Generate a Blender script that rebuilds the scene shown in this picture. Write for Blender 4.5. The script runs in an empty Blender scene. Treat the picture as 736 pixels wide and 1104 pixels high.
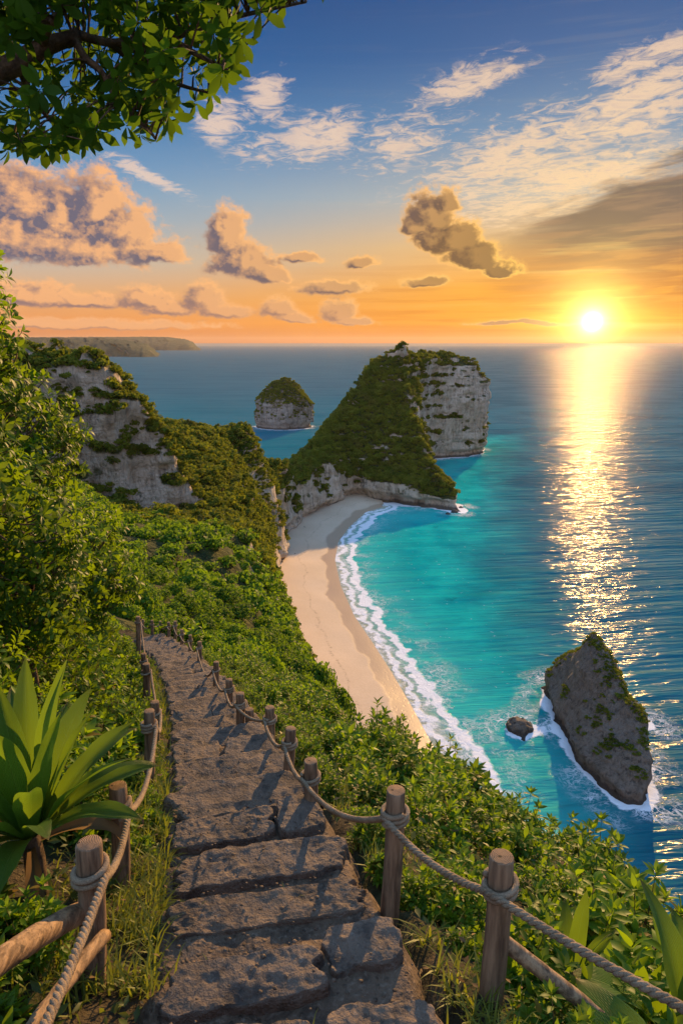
import bpy, math, random
import numpy as np
from mathutils import Vector, Matrix

random.seed(11)
rng = np.random.default_rng(11)
scene = bpy.context.scene
COL = scene.collection
PI = math.pi
EYE = 100.0                      # the viewpoint stands 100 m above the sea (z = 0)
PITCH = math.radians(13.9)
FPX = 736.0


def ray(px, py):
    u = (px - 368) / FPX
    v = (552 - py) / FPX
    return np.array([u, math.cos(PITCH) + v * math.sin(PITCH), -math.sin(PITCH) + v * math.cos(PITCH)])


def at_y(px, py, y):
    d = ray(px, py)
    return d * (y / d[1]) + np.array([0, 0, EYE])


def at_sea(px, py, z=0.0):
    d = ray(px, py)
    return d * ((z - EYE) / d[2]) + np.array([0, 0, EYE])


def azel(px, py):
    d = ray(px, py)
    d = d / np.linalg.norm(d)
    return math.degrees(math.atan2(d[0], d[1])), math.degrees(math.asin(d[2]))


def srgb(r, g, b):
    f = lambda c: c / 12.92 if c <= 0.04045 else ((c + 0.055) / 1.055) ** 2.4
    return (f(r / 255), f(g / 255), f(b / 255), 1.0)


# ------------------------------------------------------------------ numpy noise
def _hash(ix, iy, iz):
    h = (ix.astype(np.uint32) * np.uint32(374761393) + iy.astype(np.uint32) * np.uint32(668265263) + iz.astype(np.uint32) * np.uint32(2147483647 - 58))
    h = (h ^ (h >> np.uint32(13))) * np.uint32(1274126177)
    h = h ^ (h >> np.uint32(16))
    return (h & np.uint32(0xFFFFFF)).astype(np.float32) / np.float32(0xFFFFFF)


def vnoise(p):
    p = np.asarray(p, dtype=np.float32)
    f = np.floor(p)
    w = p - f
    i = f.astype(np.int64)
    w = w * w * w * (w * (w * 6 - 15) + 10)
    r = 0
    for a in (0, 1):
        wa = w[:, 0] if a else 1 - w[:, 0]
        for b in (0, 1):
            wb = w[:, 1] if b else 1 - w[:, 1]
            for c in (0, 1):
                wc = w[:, 2] if c else 1 - w[:, 2]
                r = r + wa * wb * wc * _hash(i[:, 0] + a, i[:, 1] + b, i[:, 2] + c)
    return r * 2 - 1


def fbm(p, octaves=4, gain=0.5):
    p = np.asarray(p, dtype=np.float32)
    s, a, t = 0, 1.0, 0.0
    for k in range(octaves):
        s = s + a * vnoise(p + 17.3 * k)
        t += a
        a *= gain
        p = p * 2.03
    return s / t * 1.6


def ridged(p, octaves=3):
    s, a = 0, 1.0
    for k in range(octaves):
        s = s + a * (1 - np.abs(vnoise(p + 9.1 * k)) * 2)
        a *= 0.5
        p = np.asarray(p, dtype=np.float32) * 2.1
    return s / 1.75


# ------------------------------------------------------------------ mesh helpers
def mesh_np(name, verts, faces, smooth=True):
    verts = np.asarray(verts, dtype=np.float32).reshape(-1, 3)
    groups = faces if isinstance(faces, list) else [faces]
    groups = [np.asarray(g, dtype=np.int32) for g in groups if len(g)]
    me = bpy.data.meshes.new(name)
    me.vertices.add(len(verts))
    me.vertices.foreach_set('co', verts.ravel())
    loops = np.concatenate([g.ravel() for g in groups])
    sizes = np.concatenate([np.full(len(g), g.shape[1], dtype=np.int32) for g in groups])
    me.loops.add(len(loops))
    me.loops.foreach_set('vertex_index', loops)
    me.polygons.add(len(sizes))
    starts = np.concatenate([[0], np.cumsum(sizes)[:-1]]).astype(np.int32)
    me.polygons.foreach_set('loop_start', starts)
    if smooth:
        me.polygons.foreach_set('use_smooth', np.ones(len(sizes), dtype=bool))
    me.update(calc_edges=True)
    return me


def link(name, me, mat=None, parent=None, loc=(0, 0, 0), rot=(0, 0, 0), scale=None):
    o = bpy.data.objects.new(name, me)
    COL.objects.link(o)
    o.location = loc
    o.rotation_euler = rot
    if scale is not None:
        o.scale = scale if hasattr(scale, '__len__') else (scale,) * 3
    if parent is not None:
        o.parent = parent
    if mat is not None and me is not None and len(me.materials) == 0:
        me.materials.append(mat)
    return o


def tag(o, label=None, cat=None, group=None, kind=None):
    if label: o['label'] = label
    if cat: o['category'] = cat
    if group: o['group'] = group
    if kind: o['kind'] = kind
    return o


def empty(name, loc=(0, 0, 0)):
    return link(name, None, loc=loc)


def vcopy(o, loc, rz, sc):
    """a copy of a thing and of its parts"""
    c = o.copy()
    COL.objects.link(c)
    c.location = loc
    c.rotation_euler = (0, 0, rz) if not hasattr(rz, '__len__') else rz
    c.scale = sc if hasattr(sc, '__len__') else (sc, sc, sc)
    for ch in list(o.children):
        d = ch.copy()
        COL.objects.link(d)
        d.parent = c
    return c


class Acc:
    """collects verts and quads/tris"""
    def __init__(self):
        self.v, self.q, self.t, self.n = [], [], [], 0

    def add(self, v, q=None, t=None):
        v = np.asarray(v, dtype=np.float32).reshape(-1, 3)
        if q is not None and len(q): self.q.append(np.asarray(q, dtype=np.int32) + self.n)
        if t is not None and len(t): self.t.append(np.asarray(t, dtype=np.int32) + self.n)
        self.v.append(v)
        self.n += len(v)

    def mesh(self, name, smooth=True):
        f = []
        if self.q: f.append(np.concatenate(self.q))
        if self.t: f.append(np.concatenate(self.t))
        return mesh_np(name, np.concatenate(self.v), f, smooth)


def norm(v):
    v = np.asarray(v, dtype=np.float64)
    return v / np.maximum(np.linalg.norm(v, axis=-1, keepdims=True), 1e-9)


def basis(d, up):
    """matrices (N,3,3) whose columns are side, d, normal"""
    d = norm(d)
    up = np.broadcast_to(up, d.shape)
    x = norm(np.cross(d, up))
    n = np.cross(x, d)
    return np.stack([x, d, n], axis=-1)


def stamp(acc, tv, tq, M, pos, sc):
    """N placements of a template; M (N,3,3)"""
    N = len(pos)
    if N == 0: return
    sc = np.broadcast_to(np.asarray(sc, dtype=np.float64), (N,)) if np.ndim(sc) < 2 else sc
    V = np.einsum('nij,kj->nki', M, tv) * (sc[:, None, None] if sc.ndim == 1 else 1) + np.asarray(pos)[:, None, :]
    F = tq[None, :, :] + (np.arange(N) * len(tv))[:, None, None]
    F = F.reshape(-1, tq.shape[1])
    acc.add(V.reshape(-1, 3), q=F if tq.shape[1] == 4 else None, t=F if tq.shape[1] == 3 else None)


def tube(acc, pts, rad, sides=6, caps=True, jitter=0.0):
    pts = np.asarray(pts, dtype=np.float64)
    rad = np.broadcast_to(np.asarray(rad, dtype=np.float64), (len(pts),))
    tan = norm(np.gradient(pts, axis=0))
    up = np.array([0, 0, 1.0]) if abs(tan[0][2]) < 0.9 else np.array([1.0, 0, 0])
    x = norm(np.cross(tan[0], up))
    ring = []
    for i in range(len(pts)):
        x = norm(x - tan[i] * np.dot(x, tan[i]))
        y = np.cross(tan[i], x)
        a = np.arange(sides) * 2 * PI / sides
        r = rad[i] * (1 + (rng.uniform(-jitter, jitter, sides) if jitter else 0))
        ring.append(pts[i] + (np.cos(a) * r)[:, None] * x + (np.sin(a) * r)[:, None] * y)
    V = np.concatenate(ring)
    n = len(pts)
    i, j = np.meshgrid(np.arange(n - 1), np.arange(sides), indexing='ij')
    j2 = (j + 1) % sides
    Q = np.stack([i * sides + j, i * sides + j2, (i + 1) * sides + j2, (i + 1) * sides + j], -1).reshape(-1, 4)
    T = []
    if caps:
        V = np.concatenate([V, pts[:1], pts[-1:]])
        c0, c1 = n * sides, n * sides + 1
        for k in range(sides):
            T.append((c0, (k + 1) % sides, k))
            T.append((c1, (n - 1) * sides + k, (n - 1) * sides + (k + 1) % sides))
    acc.add(V, q=Q, t=T)


def bez(a, b, c, n):
    t = np.linspace(0, 1, n)[:, None]
    return (1 - t) ** 2 * np.asarray(a) + 2 * t * (1 - t) * np.asarray(b) + t * t * np.asarray(c)


def spline(pts, n):
    """Catmull-Rom through points"""
    P = np.asarray(pts, dtype=np.float64)
    P = np.concatenate([[2 * P[0] - P[1]], P, [2 * P[-1] - P[-2]]])
    out = []
    segs = len(P) - 3
    for s in range(segs):
        t = np.linspace(0, 1, n, endpoint=(s == segs - 1))[:, None]
        p0, p1, p2, p3 = P[s:s + 4]
        out.append(0.5 * (2 * p1 + (p2 - p0) * t + (2 * p0 - 5 * p1 + 4 * p2 - p3) * t ** 2 + (3 * p1 - p0 - 3 * p2 + p3) * t ** 3))
    return np.concatenate(out)


# ------------------------------------------------------------------ implicit land
def surface_nets(D, o, h):
    S = D > 0
    a = S[:-1, :-1, :-1].astype(np.int8)
    tot = np.zeros(a.shape, dtype=np.int8)
    offs = [(i, j, k) for i in (0, 1) for j in (0, 1) for k in (0, 1)]
    nx, ny, nz = D.shape
    for (i, j, k) in offs:
        tot += S[i:nx - 1 + i, j:ny - 1 + j, k:nz - 1 + k]
    act = (tot > 0) & (tot < 8)
    idx = np.argwhere(act)
    vals = {of: D[idx[:, 0] + of[0], idx[:, 1] + of[1], idx[:, 2] + of[2]] for of in offs}
    P = np.zeros((len(idx), 3))
    C = np.zeros(len(idx))
    for a in offs:
        for ax in range(3):
            if a[ax] == 0:
                b = list(a); b[ax] = 1; b = tuple(b)
                da, db = vals[a], vals[b]
                m = (da > 0) != (db > 0)
                t = np.where(m, da / np.where(m, da - db, 1), 0)
                p = np.zeros((len(idx), 3)) + np.array(a)
                p[:, ax] += t
                P[m] += p[m]
                C[m] += 1
    V = (idx + P / C[:, None]) * h + np.asarray(o)
    cid = np.full(act.shape, -1, dtype=np.int32)
    cid[act] = np.arange(len(idx))
    Q = []
    for ax in range(3):
        b, c = [(1, 2), (2, 0), (0, 1)][ax]
        sl0 = [slice(None)] * 3; sl1 = [slice(None)] * 3
        sl0[ax] = slice(0, -1); sl1[ax] = slice(1, None)
        for q in (b, c):
            sl0[q] = slice(1, -1); sl1[q] = slice(1, -1)
        s0, s1 = S[tuple(sl0)], S[tuple(sl1)]
        e = np.argwhere(s0 != s1)
        first = s0[tuple(e.T)]
        base = e.copy()
        base[:, b] += 1; base[:, c] += 1
        def cell(db, dc):
            g = base.copy(); g[:, b] += db; g[:, c] += dc
            return cid[g[:, 0], g[:, 1], g[:, 2]]
        q = np.stack([cell(-1, -1), cell(0, -1), cell(0, 0), cell(-1, 0)], -1)
        q[~first] = q[~first][:, ::-1]
        Q.append(q)
    Q = np.concatenate(Q)
    return V, Q[(Q >= 0).all(1)]


class TPS:
    """a smooth surface through (x, y, z) points"""
    def __init__(self, pts, lam=0.5):
        P = np.asarray(pts, dtype=np.float64)
        self.xy = P[:, :2] / 100
        n = len(P)
        A = np.zeros((n + 3, n + 3))
        A[:n, :n] = self.k(self.xy, self.xy) + np.eye(n) * lam * 1e-3
        A[:n, n] = 1; A[:n, n + 1:] = self.xy
        A[n:, :n] = A[:n, n:].T
        self.w = np.linalg.solve(A, np.concatenate([P[:, 2], [0, 0, 0]]))

    @staticmethod
    def k(a, b):
        r2 = ((a[:, None, :] - b[None, :, :]) ** 2).sum(-1)
        return 0.5 * r2 * np.log(r2 + 1e-12)

    def __call__(self, x, y):
        q = np.stack([np.ravel(x), np.ravel(y)], -1) / 100
        n = len(self.xy)
        r = self.k(q, self.xy) @ self.w[:n] + self.w[n] + q @ self.w[n + 1:]
        return r.reshape(np.shape(x))


def poly_sd(x, y, poly):
    """signed distance to a polygon, positive inside"""
    P = np.asarray(poly, dtype=np.float64)
    sh = np.shape(x)
    x, y = np.ravel(x), np.ravel(y)
    d = np.full(len(x), 1e18)
    ins = np.zeros(len(x), dtype=bool)
    for i in range(len(P)):
        ax, ay = P[i]; bx, by = P[(i + 1) % len(P)]
        ex, ey = bx - ax, by - ay
        wx, wy = x - ax, y - ay
        t = np.clip((wx * ex + wy * ey) / (ex * ex + ey * ey), 0, 1)
        d = np.minimum(d, (wx - t * ex) ** 2 + (wy - t * ey) ** 2)
        c = ((ay <= y) & (by > y)) | ((by <= y) & (ay > y))
        with np.errstate(divide='ignore', invalid='ignore'):
            xi = ax + (y - ay) * ex / (ey if ey != 0 else 1e-9)
        ins ^= c & (x < xi)
    return (np.sqrt(d) * np.where(ins, 1, -1)).reshape(sh)


def line_d(x, y, line):
    P = np.asarray(line, dtype=np.float64)
    sh = np.shape(x)
    x, y = np.ravel(x), np.ravel(y)
    d = np.full(len(x), 1e18)
    for i in range(len(P) - 1):
        ax, ay = P[i]; bx, by = P[i + 1]
        ex, ey = bx - ax, by - ay
        wx, wy = x - ax, y - ay
        t = np.clip((wx * ex + wy * ey) / (ex * ex + ey * ey), 0, 1)
        d = np.minimum(d, (wx - t * ex) ** 2 + (wy - t * ey) ** 2)
    return np.sqrt(d).reshape(sh)


def vert_normals(me):
    n = np.zeros(len(me.vertices) * 3, dtype=np.float32)
    me.vertex_normals.foreach_get('vector', n)
    return n.reshape(-1, 3)


def coords(me):
    n = np.zeros(len(me.vertices) * 3, dtype=np.float32)
    me.vertices.foreach_get('co', n)
    return n.reshape(-1, 3)

# ------------------------------------------------------------------ node maths
class E:
    """a socket with arithmetic"""
    def __init__(self, g, s): self.g, self.s = g, s
    def __add__(self, o): return self.g.math('ADD', self, o)
    def __radd__(self, o): return self.g.math('ADD', o, self)
    def __sub__(self, o): return self.g.math('SUBTRACT', self, o)
    def __rsub__(self, o): return self.g.math('SUBTRACT', o, self)
    def __mul__(self, o): return self.g.math('MULTIPLY', self, o)
    def __rmul__(self, o): return self.g.math('MULTIPLY', o, self)
    def __truediv__(self, o): return self.g.math('DIVIDE', self, o)
    def __rtruediv__(self, o): return self.g.math('DIVIDE', o, self)
    def __neg__(self): return self.g.math('MULTIPLY', self, -1.0)


class G:
    def __init__(self, tree):
        self.t = tree
        tree.nodes.clear()

    def node(self, kind, **kw):
        n = self.t.nodes.new(kind)
        for k, v in kw.items(): setattr(n, k, v)
        return n

    def put(self, sock, v):
        if isinstance(v, E): self.t.links.new(v.s, sock)
        elif v is not None:
            if hasattr(sock.default_value, '__len__') and not hasattr(v, '__len__'): v = (v,) * len(sock.default_value)
            if hasattr(v, '__len__') and len(v) == 4 and len(sock.default_value) == 3: v = v[:3]
            sock.default_value = v

    def math(self, op, a, b=None, c=None):
        n = self.node('ShaderNodeMath', operation=op)
        for s, v in zip(n.inputs, (a, b, c)):
            if v is not None: self.put(s, v)
        return E(self, n.outputs[0])

    def mx(self, a, b): return self.math('MAXIMUM', a, b)
    def mn(self, a, b): return self.math('MINIMUM', a, b)
    def sq(self, a): return self.math('MULTIPLY', a, a)
    def exp(self, a): return self.math('EXPONENT', a)
    def sat(self, a): return self.sm(0.0, 1.0, a, 'LINEAR')

    def sm(self, lo, hi, x, kind='SMOOTHSTEP', a=0.0, b=1.0):
        n = self.node('ShaderNodeMapRange', interpolation_type=kind, clamp=True) if kind == 'LINEAR' else self.node('ShaderNodeMapRange', interpolation_type=kind)
        for s, v in zip(n.inputs[:5], (x, lo, hi, a, b)): self.put(s, v)
        return E(self, n.outputs[0])

    def vec(self, x, y, z):
        n = self.node('ShaderNodeCombineXYZ')
        for s, v in zip(n.inputs, (x, y, z)): self.put(s, v)
        return E(self, n.outputs[0])

    def sep(self, v):
        n = self.node('ShaderNodeSeparateXYZ')
        self.put(n.inputs[0], v)
        return [E(self, o) for o in n.outputs]

    def vmath(self, op, a, b=None):
        n = self.node('ShaderNodeVectorMath', operation=op)
        self.put(n.inputs[0], a)
        if b is not None: self.put(n.inputs[1], b)
        return E(self, n.outputs['Value' if op in ('DOT_PRODUCT', 'LENGTH') else 'Vector'])

    def scale(self, v, s): return self.vmath('MULTIPLY', v, s)

    def noise(self, v, scale=1.0, detail=4.0, rough=0.5, dist=0.0, dim='3D', color=False, lac=2.0):
        n = self.node('ShaderNodeTexNoise', noise_dimensions=dim)
        if v is not None: self.put(n.inputs['Vector'], v)
        for k, x in (('Scale', scale), ('Detail', detail), ('Roughness', rough), ('Distortion', dist), ('Lacunarity', lac)):
            self.put(n.inputs[k], x)
        return E(self, n.outputs['Color' if color else 0])

    def voro(self, v, scale=1.0, feature='F1', out='Distance', rand=1.0):
        n = self.node('ShaderNodeTexVoronoi', feature=feature)
        if v is not None: self.put(n.inputs['Vector'], v)
        self.put(n.inputs['Scale'], scale)
        self.put(n.inputs['Randomness'], rand)
        return E(self, n.outputs[out])

    def mix(self, f, a, b, blend='MIX'):
        n = self.node('ShaderNodeMix', data_type='RGBA', blend_type=blend)
        self.put(n.inputs[0], f); self.put(n.inputs[6], a); self.put(n.inputs[7], b)
        return E(self, n.outputs[2])

    def ramp(self, f, stops, interp='LINEAR'):
        n = self.node('ShaderNodeValToRGB')
        r = n.color_ramp
        r.interpolation = interp
        while len(r.elements) < len(stops): r.elements.new(0.5)
        for e, (p, c) in zip(r.elements, stops):
            e.position = p
            e.color = c if len(c) == 4 else (*c, 1)
        self.put(n.inputs[0], f)
        return E(self, n.outputs[0])

    def pos(self): return E(self, self.node('ShaderNodeNewGeometry').outputs['Position'])
    def nrm(self): return E(self, self.node('ShaderNodeNewGeometry').outputs['Normal'])
    def obj(self): return E(self, self.node('ShaderNodeTexCoord').outputs['Object'])
    def island(self): return E(self, self.node('ShaderNodeNewGeometry').outputs['Random Per Island'])
    def rand(self): return E(self, self.node('ShaderNodeObjectInfo').outputs['Random'])
    def attr(self, name): return E(self, self.node('ShaderNodeAttribute', attribute_name=name).outputs['Fac'])

    def bump(self, h, dist=0.1, strength=1.0, normal=None):
        n = self.node('ShaderNodeBump')
        self.put(n.inputs['Height'], h); self.put(n.inputs['Distance'], dist); self.put(n.inputs['Strength'], strength)
        if normal is not None: self.put(n.inputs['Normal'], normal)
        return E(self, n.outputs[0])

    def shader(self, kind, **kw):
        n = self.node(kind)
        for k, v in kw.items(): self.put(n.inputs[k.replace('_', ' ')], v)
        return E(self, n.outputs[0])

    def bsdf(self, color, rough=0.7, normal=None, spec=0.5, **kw):
        n = self.node('ShaderNodeBsdfPrincipled')
        self.put(n.inputs['Base Color'], color); self.put(n.inputs['Roughness'], rough)
        self.put(n.inputs['Specular IOR Level'], spec)
        if normal is not None: self.put(n.inputs['Normal'], normal)
        for k, v in kw.items(): self.put(n.inputs[k.replace('_', ' ')], v)
        return E(self, n.outputs[0])

    def mixsh(self, f, a, b):
        n = self.node('ShaderNodeMixShader')
        self.put(n.inputs[0], f); self.put(n.inputs[1], a); self.put(n.inputs[2], b)
        return E(self, n.outputs[0])

    def out(self, sh, world=False, vol=None):
        n = self.node('ShaderNodeOutputWorld' if world else 'ShaderNodeOutputMaterial')
        if sh is not None: self.t.links.new(sh.s, n.inputs['Surface'])
        if vol is not None: self.t.links.new(vol.s, n.inputs['Volume'])


def material(name):
    m = bpy.data.materials.new(name)
    m.use_nodes = True
    return m, G(m.node_tree)

# ------------------------------------------------------------------ camera, sun, sky
SUN_AZ, SUN_EL = math.radians(21.0), math.radians(17.5)
cam_data = bpy.data.cameras.new('camera')
cam_data.lens = 24.0
cam_data.sensor_width = 36.0
cam_data.clip_start = 0.05
cam_data.clip_end = 500000
cam = bpy.data.objects.new('camera', cam_data)
COL.objects.link(cam)
cam.location = (0, 0, EYE)
cam.rotation_euler = (math.radians(90) - PITCH, 0, 0)
scene.camera = cam

sl = bpy.data.lights.new('sun', 'SUN')
sl.energy = 4.4
sl.angle = math.radians(0.6)
sl.color = (1.0, 0.60, 0.23)
sun = bpy.data.objects.new('sun', sl)
COL.objects.link(sun)
sd = Vector((math.sin(SUN_AZ) * math.cos(SUN_EL), math.cos(SUN_AZ) * math.cos(SUN_EL), math.sin(SUN_EL)))
sun.rotation_euler = sd.to_track_quat('Z', 'Y').to_euler()

scene.view_settings.view_transform = 'Standard'
scene.view_settings.look = 'None'
scene.view_settings.exposure = 0.8
scene.view_settings.gamma = 1.0
scene.view_settings.use_curve_mapping = False
EXPO = 2 ** 0.8
scene.cycles.max_bounces = 6
scene.cycles.diffuse_bounces = 3
scene.cycles.glossy_bounces = 3
scene.cycles.transmission_bounces = 4
scene.cycles.transparent_max_bounces = 8
scene.cycles.caustics_reflective = False
scene.cycles.caustics_refractive = False
scene.cycles.sample_clamp_indirect = 3.0
scene.cycles.use_denoising = True
try:
    scene.cycles.denoiser = 'OPENIMAGEDENOISE'
except Exception:
    pass


def build_sky():
    w = bpy.data.worlds.new('World')
    w.use_nodes = True
    w.cycles.sampling_method = 'MANUAL'
    w.cycles.sample_map_resolution = 512
    g = G(w.node_tree)
    tc = g.node('ShaderNodeTexCoord')
    D = E(g, tc.outputs['Generated'])
    x, y, z = g.sep(D)
    el = g.math('ARCSINE', g.mn(g.mx(z, -1.0), 1.0)) * (180 / PI)
    az = g.math('ARCTAN2', x, y) * (180 / PI)
    saz, sel = azel(638, 347)
    daz = g.math('ABSOLUTE', az - saz)
    sv = (math.sin(math.radians(saz)) * math.cos(math.radians(sel)), math.cos(math.radians(saz)) * math.cos(math.radians(sel)), math.sin(math.radians(sel)))
    ang = g.math('ARCCOSINE', g.mn(g.vmath('DOT_PRODUCT', D, sv), 0.999999)) * (180 / PI)
    e30 = g.sm(0.0, 30.0, el, 'LINEAR')
    away = g.ramp(e30, [(0.0, srgb(186, 104, 62)), (0.05, srgb(230, 148, 88)), (0.11, srgb(226, 170, 120)), (0.20, srgb(186, 186, 178)),
                        (0.30, srgb(136, 172, 196)), (0.42, srgb(92, 146, 192)), (0.60, srgb(44, 100, 160)), (0.80, srgb(22, 72, 132)), (1.0, srgb(20, 64, 122))])
    near = g.ramp(e30, [(0.0, srgb(214, 100, 0)), (0.05, srgb(252, 158, 6)), (0.14, srgb(246, 162, 30)), (0.24, srgb(232, 180, 108)),
                        (0.36, srgb(176, 178, 174)), (0.50, srgb(100, 140, 176)), (0.66, srgb(46, 98, 154)), (0.85, srgb(22, 72, 132)), (1.0, srgb(24, 70, 130))])
    k = g.exp(-(g.sq(daz / 30.0)))
    sky = g.mix(k, away, near)
    # the dome overhead and behind the viewpoint: pale evening blue
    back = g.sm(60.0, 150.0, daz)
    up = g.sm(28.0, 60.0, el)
    sky = g.mix(g.mx(back * 0.9, up * 0.85), sky, g.mix(g.sm(0.0, 40.0, el), srgb(196, 176, 178), srgb(124, 158, 202)))

    # ---- high ripples of cloud (a flat layer, seen in perspective)
    zz = g.mx(z, 0.02)
    qx, qy = x / zz, y / zz
    pv = g.vec(qx, qy, 0.0)
    r1 = g.noise(g.vec(qx * 3.0 + qy * 1.6, qy * 2.6 - qx * 1.2, 0.3), 2.6, 8.0, 0.70, dist=0.9)
    r2 = g.noise(g.vec(qx * 1.0, qy * 0.55, 4.1), 1.7, 5.0, 0.6, dist=0.6)

    def area(items):
        f = None
        for (px, py, rx, ry, rot) in items:
            ca, ce = azel(px, py)
            c, s = math.cos(rot), math.sin(rot)
            u = ((az - ca) * c + (el - ce) * s) / (rx * 0.072)
            v = ((el - ce) * c - (az - ca) * s) / (ry * 0.072)
            b = g.exp(-(g.sq(u) + g.sq(v)))
            f = b if f is None else g.mx(f, b)
        return f

    am = area([(330, 152, 74, 26, 0.18), (440, 150, 80, 30, 0.25), (560, 165, 120, 50, 0.25), (690, 110, 120, 36, 0.2), (500, 95, 70, 20, 0.3), (700, 60, 90, 16, 0.25),
               (285, 105, 40, 22, 0.4), (620, 200, 150, 34, 0.2), (160, 190, 60, 8, -0.4), (240, 125, 30, 22, 0.5)])
    ac = g.sm(0.60, 0.86, r1 * 0.95 + r2 * 0.65 + am * 0.34 - 0.33) * g.sm(0.04, 0.5, am)
    prox = g.exp(-(ang / 15.0))
    acc = g.mix(g.sat(prox * 1.7), srgb(232, 206, 192), srgb(250, 210, 158))
    acc = g.mix(g.sm(0.5, 0.75, r1) * 0.6, acc, srgb(206, 180, 172))
    sky = g.mix(ac * 0.85, sky, acc)

    # ---- the grey bank of layered cloud right of the sun, its edge rising to the right
    sx = g.noise(g.vec(az * 0.10 + el * 0.02, (el - az * 0.16) * 0.62, 7.7), 1.4, 6.0, 0.58, dist=0.3)
    sx2 = g.noise(g.vec(az * 0.16, (el - az * 0.06) * 1.35, 2.2), 1.2, 5.0, 0.55)
    a0, e0 = azel(520, 250)
    a1, e1 = azel(736, 160)
    top = (az - a0) * ((e1 - e0) / (a1 - a0)) + e0
    under = top - el + (sx - 0.5) * 5.0
    bank = g.sm(-0.1, 1.5, under) * g.sm(a0 - 2.0, a0 + 7.0, az + (sx2 - 0.5) * 6.0) * g.sm(1.4, 3.6, el) * g.sm(60.0, 35.0, az)
    hole = g.sm(0.28, 0.46, sx * 0.55 + sx2 * 0.45 + g.sm(8.0, 2.0, under) * 0.16)
    bc = g.mix(g.sm(8.0, 3.0, el), srgb(80, 72, 80), srgb(186, 98, 24))
    bc = g.mix(g.sm(0.44, 0.64, sx2) * 0.45, bc, g.mix(g.sm(9.0, 4.0, el), srgb(160, 122, 98), srgb(250, 170, 62)))
    sky = g.mix(bank * hole * 0.95, sky, bc)
    # thin streaks low in the glow
    stv = g.noise(g.vec(az * 0.05, el * 1.1, 9.0), 1.6, 5.0, 0.6)
    strk = g.sm(0.48, 0.66, stv) * g.sm(0.3, 1.2, el) * g.sm(8.5, 3.0, el) * g.exp(-(g.sq((az - 22.0) / 17.0)))
    sky = g.mix(strk * 0.9, sky, g.mix(g.sm(2.2, 5.0, el), srgb(206, 108, 14), srgb(186, 116, 60)))
    sky = g.mix(g.sm(0.48, 0.30, stv) * g.exp(-(ang / 7.0)) * 0.5, sky, srgb(255, 222, 130))

    # ---- clouds
    def blobs(a, e, items, flat=0.45):
        g = a.g
        f = None
        for (px, py, rx, ry) in items:
            ca, ce = azel(px, py)
            ra, re = rx * 0.0745, ry * 0.0745
            dx = (a - ca) / ra
            dy = e - ce
            dy = g.mx(dy, 0.0) / re + g.mx(-dy, 0.0) / (re * flat)
            b = 1.0 - g.math('SQRT', g.sq(dx) + g.sq(dy))
            f = b if f is None else g.math('SMOOTH_MAX', f, b, 0.12)
        return f

    big = [(20, 226, 60, 40), (66, 238, 42, 36), (104, 228, 34, 40), (132, 254, 36, 34), (60, 268, 110, 36), (164, 276, 36, 16), (10, 258, 60, 40)]
    mid = [(243, 258, 22, 30), (236, 246, 12, 16), (262, 288, 36, 26), (288, 300, 26, 12)]
    sunside = [(464, 236, 28, 30), (480, 220, 18, 16), (446, 248, 20, 16), (492, 262, 30, 24), (512, 280, 30, 22), (540, 292, 24, 12), (470, 262, 26, 20)]
    small = [(320, 280, 24, 8), (388, 284, 22, 9), (362, 312, 44, 11), (460, 304, 26, 9), (30, 322, 60, 18), (96, 328, 50, 12), (160, 326, 30, 18),
             (184, 336, 30, 12), (220, 326, 26, 22), (244, 338, 30, 12), (300, 337, 22, 16), (318, 345, 26, 8), (366, 338, 20, 18), (384, 347, 24, 8), (90, 352, 150, 7), (560, 349, 60, 4)]
    wv = g.vec(az * 0.26, el * 0.36, 3.7)
    wob = g.sep(g.noise(wv, 1.0, 3.0, 0.55, color=True))
    wx, wy = (wob[0] - 0.5) * 2.8, (wob[1] - 0.5) * 1.9

    # the cloud density as a node group, sampled four times
    gt = bpy.data.node_groups.new('cloud_density', 'ShaderNodeTree')
    for nm in ('az', 'el', 'wx', 'wy', 'detail'):
        gt.interface.new_socket(nm, in_out='INPUT', socket_type='NodeSocketFloat')
    gt.interface.new_socket('density', in_out='OUTPUT', socket_type='NodeSocketFloat')
    outer, g = g, G(gt)
    gi = g.node('NodeGroupInput')
    a, e, wx_, wy_, det = [E(g, gi.outputs[k]) for k in range(5)]
    f = g.mx(blobs(a + wx_, e + wy_, big + mid + sunside) * 1.3, blobs(a + wx_ * 0.7, e + wy_ * 0.7, small) * 1.25 - 0.06)
    v = g.vec(a * 0.55, e * 0.68, 1.3)
    bil = g.math('ABSOLUTE', g.noise(v, 1.0, det, 0.52) - 0.5) * -2.8 + 0.36
    bil2 = g.math('ABSOLUTE', g.noise(v, 2.7, det, 0.55) - 0.5) * -1.6 + 0.22
    go = g.node('NodeGroupOutput')
    gt.links.new((f + bil * 0.72 + bil2 * 0.60).s, go.inputs[0])
    g = outer

    def cumulus(a, e, detail):
        n = g.node('ShaderNodeGroup')
        n.node_tree = gt
        for k, q in enumerate((a, e, wx, wy, detail)): g.put(n.inputs[k], q)
        return E(g, n.outputs[0])

    d0 = cumulus(az, el, 4.0)
    ta, te = saz - az, sel + 4.0 - el
    ln = g.math('SQRT', g.sq(ta) + g.sq(te)) + 0.5
    d1 = cumulus(az + ta / ln * 0.55, el + te / ln * 0.55 + 0.20, 3.0)
    d2 = cumulus(az + ta / ln * 1.5, el + te / ln * 1.5 + 0.35, 1.0)
    d3 = cumulus(az, el - 1.1, 1.0)
    fr = g.noise(g.vec(az * 1.1, el * 1.5, 6.6), 1.6, 6.0, 0.68) - 0.5
    cov = g.sm(-0.12, 0.50, d0 + fr * 0.70)
    prox = g.exp(-(ang / 15.0))
    base_ = g.sm(0.10, -0.25, d0 - d3) 
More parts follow.
